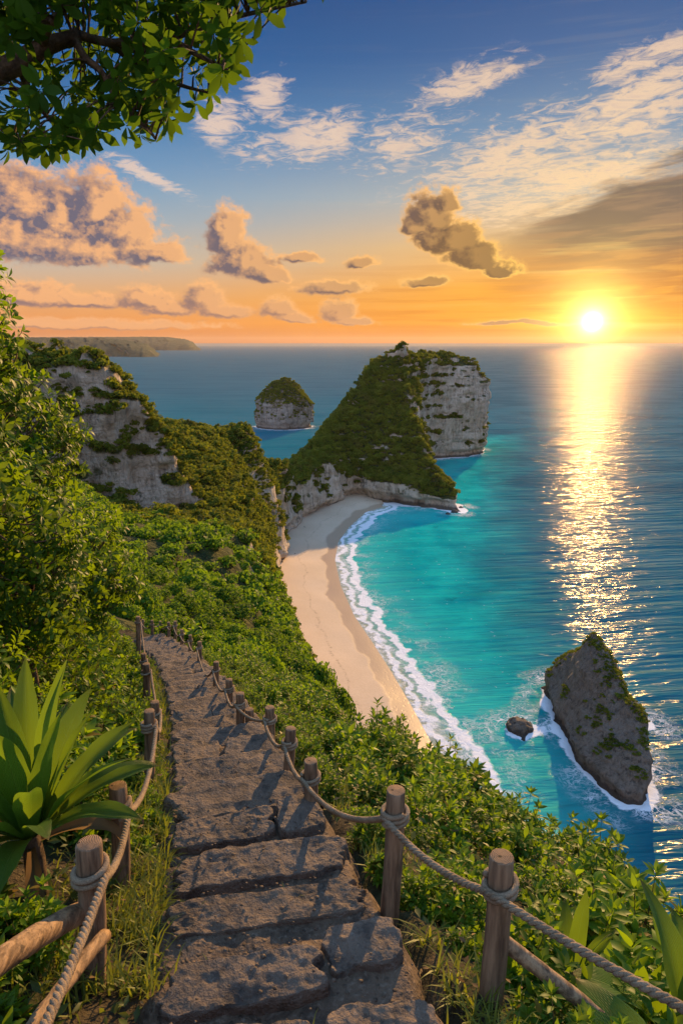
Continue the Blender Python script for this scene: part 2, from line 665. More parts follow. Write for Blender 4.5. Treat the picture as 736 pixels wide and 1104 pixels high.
    lit = g.sat(0.50 + (d0 - d1) * 1.25 + (d0 - d2) * 0.55 + fr * 0.18 + (g.noise(g.vec(az * 0.5, el * 0.7, 12.0), 1.0, 4.0, 0.55) - 0.5) * 0.9 - base_ * 0.26 * g.sm(0.2, 0.6, d0) - g.sm(0.8, 1.7, d0) * 0.22 + g.sm(0.45, 0.05, d0) * 0.30)
    rim = g.sm(0.72, 0.06, d0)
    litc = g.mix(g.sat(prox * 1.6), srgb(252, 184, 128), srgb(255, 194, 92))
    shc = g.mix(g.sat(prox * 2.4), srgb(110, 106, 126), srgb(92, 64, 54))
    low = g.sm(5.0, 1.0, el)
    litc = g.mix(low * 0.55, litc, srgb(236, 164, 110))
    shc = g.mix(low * 0.7, shc, srgb(186, 132, 104))
    cc = g.mix(g.sat(lit * (1.0 - prox * 1.55) + rim * prox * 2.6), shc, litc)
    sky = g.mix(cov * g.sm(0.4, 1.4, el) * 0.97, sky, cc)

    # ---- glow and disc of the sun
    glow = g.exp(-(ang / 1.5)) * 3.8 + g.exp(-(ang / 7.0)) * 0.42
    disc = g.exp(-(g.sq(ang / 0.32))) * 30.0 + g.exp(-(ang / 0.5)) * 2.2
    bright = 1.0 + 1.6 * g.mx(back, up)  # unseen sky overhead and behind brightened as added fill for the shadows
    col = sky
    lo = g.node('ShaderNodeBackground')
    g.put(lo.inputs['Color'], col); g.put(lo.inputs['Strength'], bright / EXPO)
    gl = g.node('ShaderNodeBackground')
    g.put(gl.inputs['Color'], (1.0, 0.62, 0.13, 1)); g.put(gl.inputs['Strength'], (glow * g.sm(-0.5, 0.3, el)) / EXPO)
    dc = g.node('ShaderNodeBackground')
    g.put(dc.inputs['Color'], (1.0, 0.9, 0.62, 1)); g.put(dc.inputs['Strength'], disc)
    nt = g.node('ShaderNodeTexSky')
    nt.sky_type = 'NISHITA'
    nt.sun_disc = False
    nt.sun_elevation = SUN_EL
    nt.sun_rotation = SUN_AZ
    nt.altitude = 100
    nb = g.node('ShaderNodeBackground')
    g.t.links.new(nt.outputs[0], nb.inputs['Color'])
    nb.inputs['Strength'].default_value = 0.0004
    cur = None
    for n in (lo, gl, dc, nb):
        o = n.outputs[0]
        if cur is None: cur = o
        else:
            a = g.node('ShaderNodeAddShader')
            g.t.links.new(cur, a.inputs[0]); g.t.links.new(o, a.inputs[1])
            cur = a.outputs[0]
    g.out(E(g, cur), world=True)
    scene.world = w


build_sky()

# ------------------------------------------------------------------ materials of the land
def rock_material(name, pale, mid, dark, green=True, scale=1.0, wet=3.0):
    m, g = material(name)
    p = g.pos()
    n = g.sep(g.nrm())
    x, y, z = g.sep(p)
    big = g.noise(p, 0.045 * scale, 4, 0.55)
    med = g.noise(p, 0.22 * scale, 6, 0.62)
    streak = g.noise(g.vec(x * 0.55 * scale, y * 0.55 * scale, z * 0.07 * scale), 1.0, 5, 0.62)
    strata = g.noise(g.vec(x * 0.03 * scale, y * 0.03 * scale, z * 0.34 * scale + big * 2.0), 1.0, 5, 0.6)
    crack = g.voro(g.vec(x * 0.30 * scale + med, y * 0.30 * scale + med, z * 0.15 * scale), 1.0, 'DISTANCE_TO_EDGE')
    c = g.mix(g.sm(0.32, 0.52, streak * 0.6 + strata * 0.4), dark, pale)
    c = g.mix(g.sm(0.46, 0.62, big * 0.5 + med * 0.5) * 0.7, c, mid)
    c = g.mix(g.sm(0.52, 0.74, g.noise(g.vec(x * 0.3 * scale, y * 0.3 * scale, z * 0.09 * scale + 9.0), 1.0, 5, 0.6)) * 0.45, c, dark)
    c = g.mix(g.sm(0.04, 0.0, crack) * 0.25, c, dark)
    # sea-wetted dark foot
    c = g.mix(g.sm(wet, wet * 0.4, z + (med - 0.5) * 3.0) * 0.85, c, (0.045, 0.036, 0.028, 1))
    if green:
        ga = g.sm(0.34, 0.62, n[2] + (med - 0.5) * 0.9 + (big - 0.5) * 0.5)
        ga = g.mx(ga, g.sm(0.60, 0.68, g.noise(p, 0.13 * scale, 5, 0.65)) * 0.8) * g.sm(wet, wet + 4.0, z)
        gc = g.mix(g.sm(0.3, 0.7, med), (0.028, 0.042, 0.010, 1), (0.085, 0.085, 0.020, 1))
        c = g.mix(ga, c, gc)
    h = streak * 0.9 + g.noise(p, 0.7 * scale, 6, 0.65) * 0.55 + g.sm(0.0, 0.10, crack) * 0.08 + strata * 0.5
    b = g.bump(h, 2.8 / scale, 1.0)
    g.out(g.bsdf(c, 0.92, b, 0.2))
    return m


M_LIME = rock_material('limestone', (0.64, 0.52, 0.385, 1), (0.44, 0.325, 0.21, 1), (0.125, 0.095, 0.066, 1))
M_ISLET = rock_material('islet_rock', (0.42, 0.36, 0.29, 1), (0.24, 0.19, 0.14, 1), (0.07, 0.056, 0.043, 1))
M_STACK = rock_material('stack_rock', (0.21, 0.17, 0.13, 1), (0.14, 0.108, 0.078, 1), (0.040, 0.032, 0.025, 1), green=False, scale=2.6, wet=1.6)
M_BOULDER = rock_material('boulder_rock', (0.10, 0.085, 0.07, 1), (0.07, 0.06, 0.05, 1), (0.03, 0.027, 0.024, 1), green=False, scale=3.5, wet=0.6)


def leaf_material(name, dark, lightc, trans, rough=0.45, tmix=0.42, dry=None, spec=0.5, species=None):
    m, g = material(name)
    r = g.island()
    ro = g.rand()
    t = r * 0.70 + (ro - 0.5) * 0.85 + 0.15
    if species: t = t + (g.noise(g.pos(), species, 3, 0.6) - 0.5) * 2.4
    t = g.sat(t)
    c = g.mix(t, dark, lightc)
    if species:
        c = g.mix(g.sm(0.54, 0.64, g.noise(g.vmath('ADD', g.pos(), (31.0, 7.0, 3.0)), species * 0.7, 4, 0.6)) * 0.6, c, (0.115, 0.095, 0.03, 1))
    if dry is not None:
        c = g.mix(g.sm(0.955, 0.97, g.math('FRACT', r * 7.31)), c, dry)
    tc = g.mix(t, tuple(x * 0.6 for x in trans[:3]) + (1,), trans)
    a = g.bsdf(c, rough, None, spec)
    tr = g.shader('ShaderNodeBsdfTranslucent', Color=tc)
    g.out(g.mixsh(tmix, a, tr))
    return m


M_FAR = leaf_material('far_foliage', (0.040, 0.072, 0.009, 1), (0.165, 0.185, 0.020, 1), (0.30, 0.33, 0.018, 1), 0.8, 0.42, spec=0.1, species=0.12)
M_MID = leaf_material('slope_foliage', (0.022, 0.072, 0.007, 1), (0.085, 0.175, 0.012, 1), (0.25, 0.40, 0.012, 1), 0.6, 0.48, spec=0.15)
M_WOODS = leaf_material('woods_foliage', (0.022, 0.072, 0.007, 1), (0.085, 0.175, 0.012, 1), (0.25, 0.40, 0.012, 1), 0.6, 0.48, spec=0.15, species=0.2)
M_LEAF = leaf_material('shrub_leaf', (0.026, 0.084, 0.008, 1), (0.110, 0.210, 0.012, 1), (0.32, 0.48, 0.010, 1), 0.50, 0.48, dry=(0.20, 0.12, 0.02, 1), spec=0.22)
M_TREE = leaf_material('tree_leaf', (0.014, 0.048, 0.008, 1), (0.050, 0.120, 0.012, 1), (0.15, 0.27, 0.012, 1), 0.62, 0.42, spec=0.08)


# ------------------------------------------------------------------ the hillside, the headland and the rocks in the sea
def solve(D0, xs, ys, zs, amp, band, seed, top_soft=None, fine=0.0):
    """adds rock relief to a smooth solid near its surface"""
    X, Y, Z = np.meshgrid(xs, ys, zs, indexing='ij')
    m = np.abs(D0) < band
    p = np.stack([X[m], Y[m], Z[m]], -1) + seed
    n = amp * (0.9 * fbm(p / np.array([13., 13., 22.]), 4) + 0.55 * ridged(p / np.array([7., 7., 19.]), 3) - 0.25 + 0.35 * fbm(p / np.array([40., 40., 3.2]), 2) + fine * fbm(p / 2.2, 2))
    if top_soft is not None: n = n * top_soft[m]
    D0 = D0.copy()
    D0[m] += n
    return D0


def smin(a, b, k):
    h = np.clip(0.5 + 0.5 * (b - a) / k, 0, 1)
    return b * (1 - h) + a * h - k * h * (1 - h)


def near_h(x, y):
    """ground height of the ledge that carries the path"""
    x = np.asarray(x, dtype=np.float64); y = np.asarray(y, dtype=np.float64)
    q = x - path_x(y)
    z = path_z(y)
    r = np.maximum(q - 0.75, 0)
    l = np.maximum(-q - 0.75, 0)
    z = z - 0.52 * np.minimum(r, 4.2) - 1.15 * np.maximum(r - 4.2, 0) - 0.10 * np.minimum(r, 0.5)
    z = z + 0.20 * np.minimum(l, 3.0) + 0.38 * np.maximum(l - 3.0, 0)
    return z


def path_x(y):
    y = np.asarray(y, dtype=np.float64)
    return np.interp(y, [-6, -1, 1.0, 2.23, 3.9, 7.25, 10.7, 15.5, 20.0, 22.5, 24.5, 27, 32], [0.30, 0.12, 0.02, -0.14, -0.52, -1.40, -2.42, -3.98, -5.75, -7.0, -8.6, -12.0, -20.0])


def path_z(y):
    y = np.asarray(y, dtype=np.float64)
    return EYE - np.interp(y, [-8, 0, 20.5, 22.5, 25, 30, 40, 60], [0.0, 1.9, 9.59, 10.1, 10.9, 13.4, 18.0, 26.0])


T1 = TPS([(-70, 22, 99), (-40, 22, 95), (-20, 22, 92.5), (-6, 24, 88.6), (-1, 22, 87.6), (3, 20, 84), (12, 20, 74), (25, 22, 60),
          (-70, 45, 97), (-45, 45, 92), (-28, 45, 86), (-16, 45, 82), (-8, 45, 79), (-3, 45, 77.5), (-4, 32, 82.5), (0, 32, 80), (3, 45, 66), (14, 45, 52),
          (-70, 70, 96), (-50, 70, 88), (-32, 70, 79), (-18, 70, 74), (-7, 68, 70.5), (0, 68, 54), (10, 70, 36),
          (-85, 105, 97), (-62, 105, 82), (-42, 105, 70), (-26, 105, 66.5), (-13, 102, 64.5), (-6, 105, 44), (2, 105, 24),
          (-100, 150, 97), (-75, 150, 80), (-52, 150, 62), (-35, 150, 58), (-18.5, 150, 51), (-11, 150, 30), (-5, 150, 12),
          (-75, 182, 62), (-52, 180, 53), (-36, 180, 50), (-24, 190, 38), (-17, 190, 20),
          (-45, 212, 50), (-33, 215, 42), (-25, 225, 26), (-40, 240, 50), (-33, 245, 36), (-28, 250, 17),
          (-56, 270, 62), (-45, 272, 56), (-35, 270, 34), (-30, 268, 18), (-52, 300, 60.5), (-41, 310, 58), (-35, 305, 42), (-29.5, 298, 20),
          (-60, 330, 36), (-33, 350, 41), (-31, 330, 27), (-45, 380, 22), (-21, 400, 29), (-45, 435, 16), (-25, 445, 20), (-60, 420, 14), (-23, 385, 23), (-10, 425, 30)], 0.3)
A_FOOT = [(40, 10), (32, 45), (20, 75), (10, 105), (1, 140), (-8, 175), (-18, 205), (-27, 235), (-29, 254), (-27.5, 275), (-28, 295), (-29.5, 320), (-28, 345), (-22, 380),
          (-12, 405), (0, 430), (-10, 460), (-60, 430), (-70, 360), (-84, 300), (-130, 280), (-160, 200), (-160, 10)]
CRAG = [(-140, 172), (-92, 176), (-72, 184), (-60, 187), (-50, 195), (-43.5, 206), (-41, 226), (-43, 262), (-52, 300), (-90, 310), (-140, 300)]
T2 = TPS([(-110, 190, 98), (-88, 192, 99), (-72, 196, 97.5), (-67, 198, 94), (-59.5, 200, 84), (-54.5, 202, 75), (-50, 205, 66), (-46, 209, 55), (-43, 226, 50), (-60, 228, 68), (-80, 236, 80),
          (-50, 250, 56), (-46, 262, 53), (-58, 270, 56), (-80, 290, 60), (-110, 260, 82), (-75, 215, 90)], 0.1)


def build_hillside():
    h = 1.45
    xs = np.arange(-128, 34, h); ys = np.arange(19, 446, h); zs = np.arange(-5, 104, h)
    X, Y = np.meshgrid(xs, ys, indexing='ij')
    t1 = T1(X, Y) + 1.1 * fbm(np.stack([X.ravel() / 16, Y.ravel() / 16, 0 * X.ravel()], -1), 3).reshape(X.shape) * np.clip((Y - 40) / 60, 0, 1)
    keep = np.clip((36 - Y) / 8, 0, 1) * np.clip((22 - X) / 6, 0, 1)
    t1 = t1 * (1 - keep) + (near_h(X, Y) - 0.5) * keep
    s1 = poly_sd(X, Y, A_FOOT)
    t2 = T2(X, Y)
    s2 = poly_sd(X, Y, CRAG)
    Z = zs[None, None, :]
    notch = np.maximum(0, 4.5 - Z) * 0.55
    d1 = smin((t1[:, :, None] - Z) * 0.62, (s1[:, :, None] - notch + 1.0) * 0.9 - np.maximum(Z - 5, 0) * 0.10, 3.0)
    lean = np.maximum(Z - 45, 0) * 0.13
    d2 = smin((t2[:, :, None] - Z) * 0.75, s2[:, :, None] - lean, 2.0)
    D = np.maximum(d1, d2).astype(np.float32)
    soft = np.where(d2 > d1 - 1.0, 1.55, np.clip((Y - 60) / 80, 0.15, 0.9)[:, :, None] * np.ones_like(D)).astype(np.float32)
    # the grassy parts are calmer than the bare walls
    soft = soft * np.where((t1[:, :, None] - Z) < 4.5, np.where(d2 > d1, 1.0, 0.45), 1.0).astype(np.float32)
    D = solve(D, xs, ys, zs, 3.9, 16.0, 3.0, soft)
    D = np.minimum(D, ((np.maximum(t1, t2) + 1.5)[:, :, None] - Z) * 0.75).astype(np.float32)
    V, Q = surface_nets(D, (xs[0], ys[0], zs[0]), h)
    me = mesh_np('hillside', V, Q)
    o = link('hillside', me, M_LIME)
    tag(o, kind='structure')
    return o


B_FOOT = [(-30, 392), (-14, 418), (2, 432), (10, 439), (24, 428), (36, 420), (48, 417), (58, 413), (66, 405), (73, 402), (77, 408), (75, 420), (66, 445), (58, 480), (57, 520),
          (60, 555), (64, 585), (40, 620), (10, 590), (-25, 520), (-48, 450), (-45, 400)]
T3 = TPS([(-46, 400, 18), (-30, 396, 25), (-20, 400, 28), (-14, 425, 28), (-9, 450, 33), (1, 475, 46), (12, 500, 62), (30, 530, 82), (45, 552, 94.5), (47.5, 531, 78), (49.5, 505, 64), (51.5, 480, 49), (55, 455, 33), (60, 438, 22),
          (69, 415, 8), (74, 405, 2), (66, 408, 4), (55, 416, 9), (46, 421, 13), (34, 425, 15), (24, 432, 16), (11, 442, 19), (0, 435, 21), (-10, 420, 23),
          (25, 465, 38), (40, 470, 41), (14, 460, 31), (3, 456, 32), (34, 490, 50), (28, 515, 68), (40, 510, 66), (20, 490, 53), (48, 450, 29), (40, 440, 22),
          (-40, 450, 14), (-24, 490, 24), (-14, 520, 34), (10, 560, 56), (40, 610, 74), (70, 560, 70), (60, 500, 38), (66, 450, 10)], 0.2)
HEAD = [(44, 538), (56, 553), (66, 572), (80, 594), (92, 603), (106, 608), (118, 616), (126, 624), (132.5, 636), (136, 655), (132, 690), (100, 712), (60, 690), (30, 640), (18, 580), (28, 545)]
T4 = TPS([(34, 560, 88), (46, 553, 95), (58, 560, 93), (66, 574, 90.5), (80, 597, 86), (92, 608, 85), (108, 622, 83), (120, 630, 79), (130, 640, 68), (136, 660, 60), (100, 700, 66), (60, 680, 74), (30, 630, 80), (20, 580, 80), (75, 620, 91), (100, 640, 85)], 0.1)


def build_headland():
    h = 1.45
    xs = np.arange(-54, 150, h); ys = np.arange(385, 722, h); zs = np.arange(-5, 106, h)
    X, Y = np.meshgrid(xs, ys, indexing='ij')
    Z = zs[None, None, :]
    t3, s3 = T3(X, Y), poly_sd(X, Y, B_FOOT)
    t3 = t3 + 2.3 * fbm(np.stack([X.ravel() / 19, Y.ravel() / 30, 0 * X.ravel()], -1), 4).reshape(X.shape)
    t4, s4 = T4(X, Y), poly_sd(X, Y, HEAD)
    notch = 5.5 * np.exp(-((Z - 3.0) / 3.0) ** 2) + 1.5 * (Z < 1)
    d3 = smin((t3[:, :, None] - Z) * 0.6, s3[:, :, None] - notch * np.ones_like(t3)[:, :, None], 2.5)
    d4 = smin((t4[:, :, None] - Z) * 0.8, s4[:, :, None] - notch * 0.8 + 2.2 - np.maximum(Z - 30, 0) * 0.035, 3.0)
    D = np.maximum(d3, d4).astype(np.float32)
    soft = np.where(d4 > d3, 1.0, np.where((t3[:, :, None] - Z) < 5, 0.45, 0.9)).astype(np.float32)
    D = solve(D, xs, ys, zs, 4.0, 11.0, 41.0, soft)
    V, Q = surface_nets(D, (xs[0], ys[0], zs[0]), h)
    o = link('headland', mesh_np('headland', V, Q), M_LIME)
    tag(o, kind='structure')
    return o


def build_rock(name, foot, top, h, amp, mat, seed, notch=0.0, notch_z=2.0, lean=0.0, lam=0.1, zlo=-3.0, k=1.5, fq=1.0):
    F = np.asarray(foot, dtype=float)
    T = TPS(top, lam)
    zt = max(t[2] for t in top) + 4 * amp
    pad = 4 * amp + 2 * h
    xs = np.arange(F[:, 0].min() - pad, F[:, 0].max() + pad, h); ys = np.arange(F[:, 1].min() - pad, F[:, 1].max() + pad, h); zs = np.arange(zlo, zt, h)
    X, Y = np.meshgrid(xs, ys, indexing='ij')
    Z = zs[None, None, :]
    t, s = T(X, Y), poly_sd(X, Y, foot)
    D = smin((t[:, :, None] - Z) * 0.75, s[:, :, None] - notch * np.exp(-((Z - notch_z) / notch_z) ** 2) - np.maximum(Z - notch_z, 0) * lean, k).astype(np.float32)
    XX, YY, ZZ = np.meshgrid(xs, ys, zs, indexing='ij')
    m = np.abs(D) < 3 * amp + 2 * h
    p = np.stack([XX[m], YY[m], ZZ[m]], -1) * fq + seed
    D[m] += amp * (0.9 * fbm(p / np.array([9., 9., 13.]), 4) + 0.6 * ridged(p / np.array([5., 5., 11.]), 3) - 0.2 + 0.3 * fbm(p / 1.6, 3))
    V, Q = surface_nets(D, (xs[0], ys[0], zs[0]), h)
    return mesh_np(name, V, Q)


ISLET_FOOT = [(-70 + 35 * math.cos(a) * (1 + 0.06 * math.sin(3 * a)), 838 + 30 * math.sin(a)) for a in np.linspace(0, 2 * PI, 18)[:-1]]
STACK_FOOT = [(60.0, 186), (58.0, 172), (57.5, 156), (59.0, 141), (62.5, 131.5), (67.5, 131), (71.5, 137), (74.5, 150), (75.5, 166), (74, 181), (68, 190)]


def bush_template(n, leaf, seed, flat=0.75, lumps=5):
    """a lumpy dome of leaf clumps, unit radius"""
    r = np.random.default_rng(seed)
    cs = r.normal(size=(lumps, 3)); cs = norm(cs) * r.uniform(0.25, 0.62, (lumps, 1)); cs[:, 2] = np.abs(cs[:, 2]) * 0.9 + 0.15
    rs = r.uniform(0.36, 0.58, lumps)
    k = r.integers(0, lumps, n)
    d = norm(r.normal(size=(n, 3))); d[:, 2] = np.where(d[:, 2] < -0.3, -d[:, 2], d[:, 2])
    p = cs[k] + d * (rs[k] * r.uniform(0.75, 1.05, n))[:, None]
    p[:, 2] *= flat
    nrm_ = norm(d + r.normal(size=(n, 3)) * 0.45)
    t = norm(np.cross(nrm_, r.normal(size=(n, 3))))
    M = basis(t, nrm_)
    q = np.array([[-0.5, 0, 0.0], [0, -0.62, -0.12], [0.5, 0, 0.0], [0, 0.62, -0.12]]) * leaf
    V = np.einsum('nij,kj->nki', M, q) * r.uniform(0.6, 1.35, n)[:, None, None] + p[:, None, :]
    Q = np.arange(4 * n).reshape(n, 4)
    return V.reshape(-1, 3), Q


def cover(land, spacing, smin_, smax_, cond, templates, seed, name='shrubbery', mat=None):
    """bushes growing on the upward faces of a rock, as one mass"""
    me = land.data if hasattr(land, 'data') else land
    V = coords(me); N = vert_normals(me)
    r = np.random.default_rng(seed)
    ok = cond(V, N)
    idx = np.where(ok)[0]
    r.shuffle(idx)
    # thin out on a grid
    cell = np.floor((V[idx] + r.uniform(-0.3, 0.3, (len(idx), 3)) * spacing) / spacing).astype(np.int64)
    key = cell[:, 0] * 73856093 ^ cell[:, 1] * 19349663 ^ cell[:, 2] * 83492791
    _, first = np.unique(key, return_index=True)
    idx = idx[first]
    acc = Acc()
    which = r.integers(0, len(templates), len(idx))
    for k, (tv, tq) in enumerate(templates):
        s = idx[which == k]
        a = r.uniform(0, 2 * PI, len(s))
        sc = r.uniform(smin_, smax_, len(s)) * (0.75 + 0.5 * r.random(len(s)) ** 2)
        M = np.zeros((len(s), 3, 3))
        M[:, 0, 0] = np.cos(a); M[:, 0, 1] = -np.sin(a); M[:, 1, 0] = np.sin(a); M[:, 1, 1] = np.cos(a); M[:, 2, 2] = 1
        # on steep ground a bush leans out with the slope
        M[:, :, 2] = norm(M[:, :, 2] + N[s] * 0.5)
        stamp(acc, tv, tq, M, V[s] + N[s] * 0.05, sc)
    return acc.mesh(name, smooth=False), len(idx)


def patchy(V, scale, seed):
    return fbm(V / scale + seed, 3)


hill = build_hillside()
head = build_headland()
TF = [bush_template(95, 0.30, s, 0.85) for s in (1, 2, 3, 4)]

me, n1 = cover(hill, 2.2, 0.9, 2.7, lambda V, N: (V[:, 1] > 150) & (V[:, 2] > 7) & (N[:, 2] + 0.42 * patchy(V, 11, 5.0) > np.where((V[:, 1] < 235) & (V[:, 0] < -43) & (V[:, 1] > 160), 0.30, np.where(V[:, 2] < 20, 0.46, 0.20))), TF, 5, 'scrub')
tag(link('scrub', me, M_FAR), kind='stuff')
me, n2 = cover(head, 2.4, 0.9, 3.1, lambda V, N: (V[:, 2] > 8) & (N[:, 2] + 0.55 * patchy(V, 13, 8.0) > np.where(V[:, 1] > 575, 0.62, np.where(V[:, 2] > 84, 0.15, 0.40))), TF, 6, 'scrub')
tag(link('scrub', me, M_FAR), kind='stuff')
TB = [bush_template(230, 0.20, s, 0.95, 8) for s in (51, 52, 53)]
me, _ = cover(head, 5.2, 2.0, 4.2, lambda V, N: (V[:, 2] > 12) & (V[:, 2] < 86) & (V[:, 1] < 600) & (N[:, 2] + 0.5 * patchy(V, 20, 18.0) > 0.46), TB, 16, 'thicket')
tag(link('thicket', me, M_FAR), kind='stuff')
me, _ = cover(hill, 5.0, 1.8, 3.8, lambda V, N: (V[:, 1] > 165) & (V[:, 2] > 14) & (V[:, 2] < 78) & (N[:, 2] + 0.5 * patchy(V, 18, 28.0) > 0.48), TB, 17, 'thicket')
tag(link('thicket', me, M_FAR), kind='stuff')

islet_me = build_rock('islet', ISLET_FOOT, [(-66, 836, 58), (-84, 836, 50), (-96, 836, 40), (-102, 836, 33), (-50, 836, 46), (-42, 836, 35), (-37, 838, 28), (-70, 812, 40), (-70, 862, 40), (-90, 820, 36), (-50, 820, 36), (-55, 814, 32), (-85, 812, 30), (-100, 850, 30), (-40, 850, 30)], 1.7, 3.0, M_ISLET, 77.0, 3.5, 3.0, 0.05)
islet = link('islet', islet_me, M_ISLET)
tag(islet, 'round domed rock island topped with green scrub, alone in the sea beyond the headland', 'rock island')
me, _ = cover(islet_me, 2.4, 1.4, 2.6, lambda V, N: (V[:, 2] > 12) & (N[:, 2] + 0.55 * patchy(V, 11, 2.0) + np.clip((V[:, 2] - 22) / 60, 0, 0.4) > 0.34), TF, 7, 'scrub')
tag(link('scrub', me, M_FAR, islet), kind='stuff')

stack_me = build_rock('sea_stack', STACK_FOOT, [(67.5, 174, 21), (66.0, 183, 11), (68.5, 166, 21.5), (70, 158, 17.5), (71.5, 149, 14), (72, 141, 10.5), (71.5, 134, 6), (61, 176, 6.5), (60, 164, 6.5), (61, 150, 6), (64, 138, 5.5), (66, 133, 4),
                                             (64.5, 174, 13.5), (64.3, 160, 11.5), (66.5, 148, 9.5), (77, 168, 9), (77, 155, 7), (75.5, 142, 5.5), (68, 189, 8), (74, 178, 12)], 0.5, 1.3, M_STACK, 13.0, 1.0, 1.2, 0.10, k=0.6)
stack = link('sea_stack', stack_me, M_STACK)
tag(stack, 'dark fin-shaped sea stack with a mossy ridge, standing in the turquoise bay', 'sea stack')
TS = [bush_template(40, 0.42, s) for s in (11, 12)]
me, _ = cover(stack_me, 0.8, 0.35, 0.8, lambda V, N: (V[:, 2] > 5) & ((N[:, 2] + 0.5 * patchy(V, 4, 2.0) > 0.84) | ((np.abs(V[:, 0] - np.interp(V[:, 1], [134, 141, 149, 158, 166, 174], [71.5, 72, 71.5, 70, 68.5, 67.5]) - 0.8) < 1.3) & (N[:, 2] > 0.35))), TS, 8, 'moss')
tag(link('moss', me, M_FAR, stack), kind='stuff')


def small_rock(name, x, y, z, rx, ry, rz, seed, h, mat, label, cat='rock', group=None, amp=None):
    foot = [(math.cos(a) * rx, math.sin(a) * ry) for a in np.linspace(0, 2 * PI, 10)[:-1]]
    top = [(0, 0, rz), (rx * 0.7, 0, rz * 0.55), (-rx * 0.7, 0, rz * 0.65), (0, ry * 0.7, rz * 0.6), (0, -ry * 0.7, rz * 0.5), (rx, ry, 0), (-rx, ry, 0), (rx, -ry, 0), (-rx, -ry, 0)]
    me = build_rock(name, foot, top, h, amp or 0.13 * rx, mat, seed, zlo=-1.2 * h - 0.5 * rz, k=0.3 * rx, fq=5.0 / max(rx, 0.3))
    o = link(name, me, mat, loc=(x, y, z))
    tag(o, label, cat, group)
    return o


p = at_sea(560, 788)
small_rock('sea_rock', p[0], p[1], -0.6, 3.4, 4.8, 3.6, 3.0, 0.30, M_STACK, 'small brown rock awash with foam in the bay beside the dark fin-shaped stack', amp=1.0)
p = at_sea(684, 782)
small_rock('sea_rock', p[0] + 1, p[1], -0.6, 2.4, 2.2, 1.6, 8.0, 0.3, M_STACK, 'low rock just breaking the foam behind the dark fin-shaped stack')
rk = [(487, 551, 2.6, 2.0), (494, 546, 1.8, 1.2), (480, 553, 2.0, 1.2), (492, 550, 1.2, 0.8)]
for i, (px, py, r_, h_) in enumerate(rk):
    p = at_sea(px, py)
    small_rock('shore_rock', p[0] + 1.0, p[1] - 3, -0.5, r_, r_ * 0.8, h_ + 0.6, 20.0 + i, 0.4, M_BOULDER, 'dark broken rock at the foot of the headland tip', 'rock', 'rocks at the headland tip')

# ------------------------------------------------------------------ beach and sea
WATERLINE = [at_sea(*q)[:2] for q in [(500, 880), (478, 835), (456, 795), (436, 757), (417, 724), (398, 694), (378, 664), (364, 632), (358, 604), (362, 584), (374, 568), (392, 552), (412, 546)]]
WL = np.array(WATERLINE)


def shore_side(x, y):
    """metres from the waterline, positive out to sea"""
    d = line_d(x, y, WL)
    poly = [tuple(p) for p in WL] + [(28, 470), (-160, 470), (-160, 60), (WL[0][0], 60)]
    s = poly_sd(x, y, poly)
    return np.where(s > 0, -d, d)


def build_beach():
    xs = np.arange(-60, 90, 2.0); ys = np.arange(90, 470, 2.0)
    X, Y = np.meshgrid(xs, ys, indexing='ij')
    s = shore_side(X, Y)
    Z = np.where(s < 0, 0.12 + np.minimum(-s, 26) * 0.075, 0.12 - np.minimum(s, 60) * 0.09)
    Z = Z + 0.12 * fbm(np.stack([X.ravel() / 14, Y.ravel() / 14, 0 * X.ravel()], -1), 3).reshape(X.shape) * (s < -3)
    V = np.stack([X, Y, Z], -1).reshape(-1, 3)
    ny = len(ys)
    i, j = np.meshgrid(np.arange(len(xs) - 1), np.arange(ny - 1), indexing='ij')
    Q = np.stack([i * ny + j, (i + 1) * ny + j, (i + 1) * ny + j + 1, i * ny + j + 1], -1).reshape(-1, 4)
    me = mesh_np('beach', V, Q)
    a = me.attributes.new('shore', 'FLOAT', 'POINT')
    a.data.foreach_set('value', s.ravel().astype(np.float32))
    m, g = material('sand')
    p = g.pos()
    sh = g.attr('shore')
    n1 = g.noise(p, 0.06, 4, 0.5); n2 = g.noise(p, 1.3, 5, 0.6); n3 = g.noise(p, 0.25, 3, 0.5)
    wet = g.sm(-6.0, -4.0, sh + (n1 - 0.5) * 9.0 + (n3 - 0.5) * 1.4)
    dry = g.mix(g.sm(0.3, 0.7, n1 * 0.6 + n2 * 0.4), (0.52, 0.385, 0.25, 1), (0.61, 0.46, 0.31, 1))
    c = g.mix(wet * 0.7, dry, (0.36, 0.24, 0.145, 1))
    wr = g.math('ABSOLUTE', sh + 14.0 + (n1 - 0.5) * 10.0 + (n3 - 0.5) * 3.0)
    c = g.mix(g.sm(0.7, 0.1, wr) * g.sm(0.45, 0.65, n2) * 0.55, c, (0.16, 0.11, 0.07, 1))
    c = g.mix(g.sm(0.70, 0.76, g.noise(p, 0.8, 5, 0.7)) * g.sm(-8.0, -16.0, sh) * 0.4, c, (0.24, 0.17, 0.11, 1))
    ft = g.voro(p, 0.9, 'F1')
    b = g.bump(n2 * 0.5 + g.sm(0.1, 0.3, ft) * 0.5, 0.10, 0.5)
    g.out(g.bsdf(c, g.sm(0.0, 1.0, wet, 'LINEAR', 0.85, 0.35), b, 0.3))
    o = link('beach', me, m)
    tag(o, kind='structure')


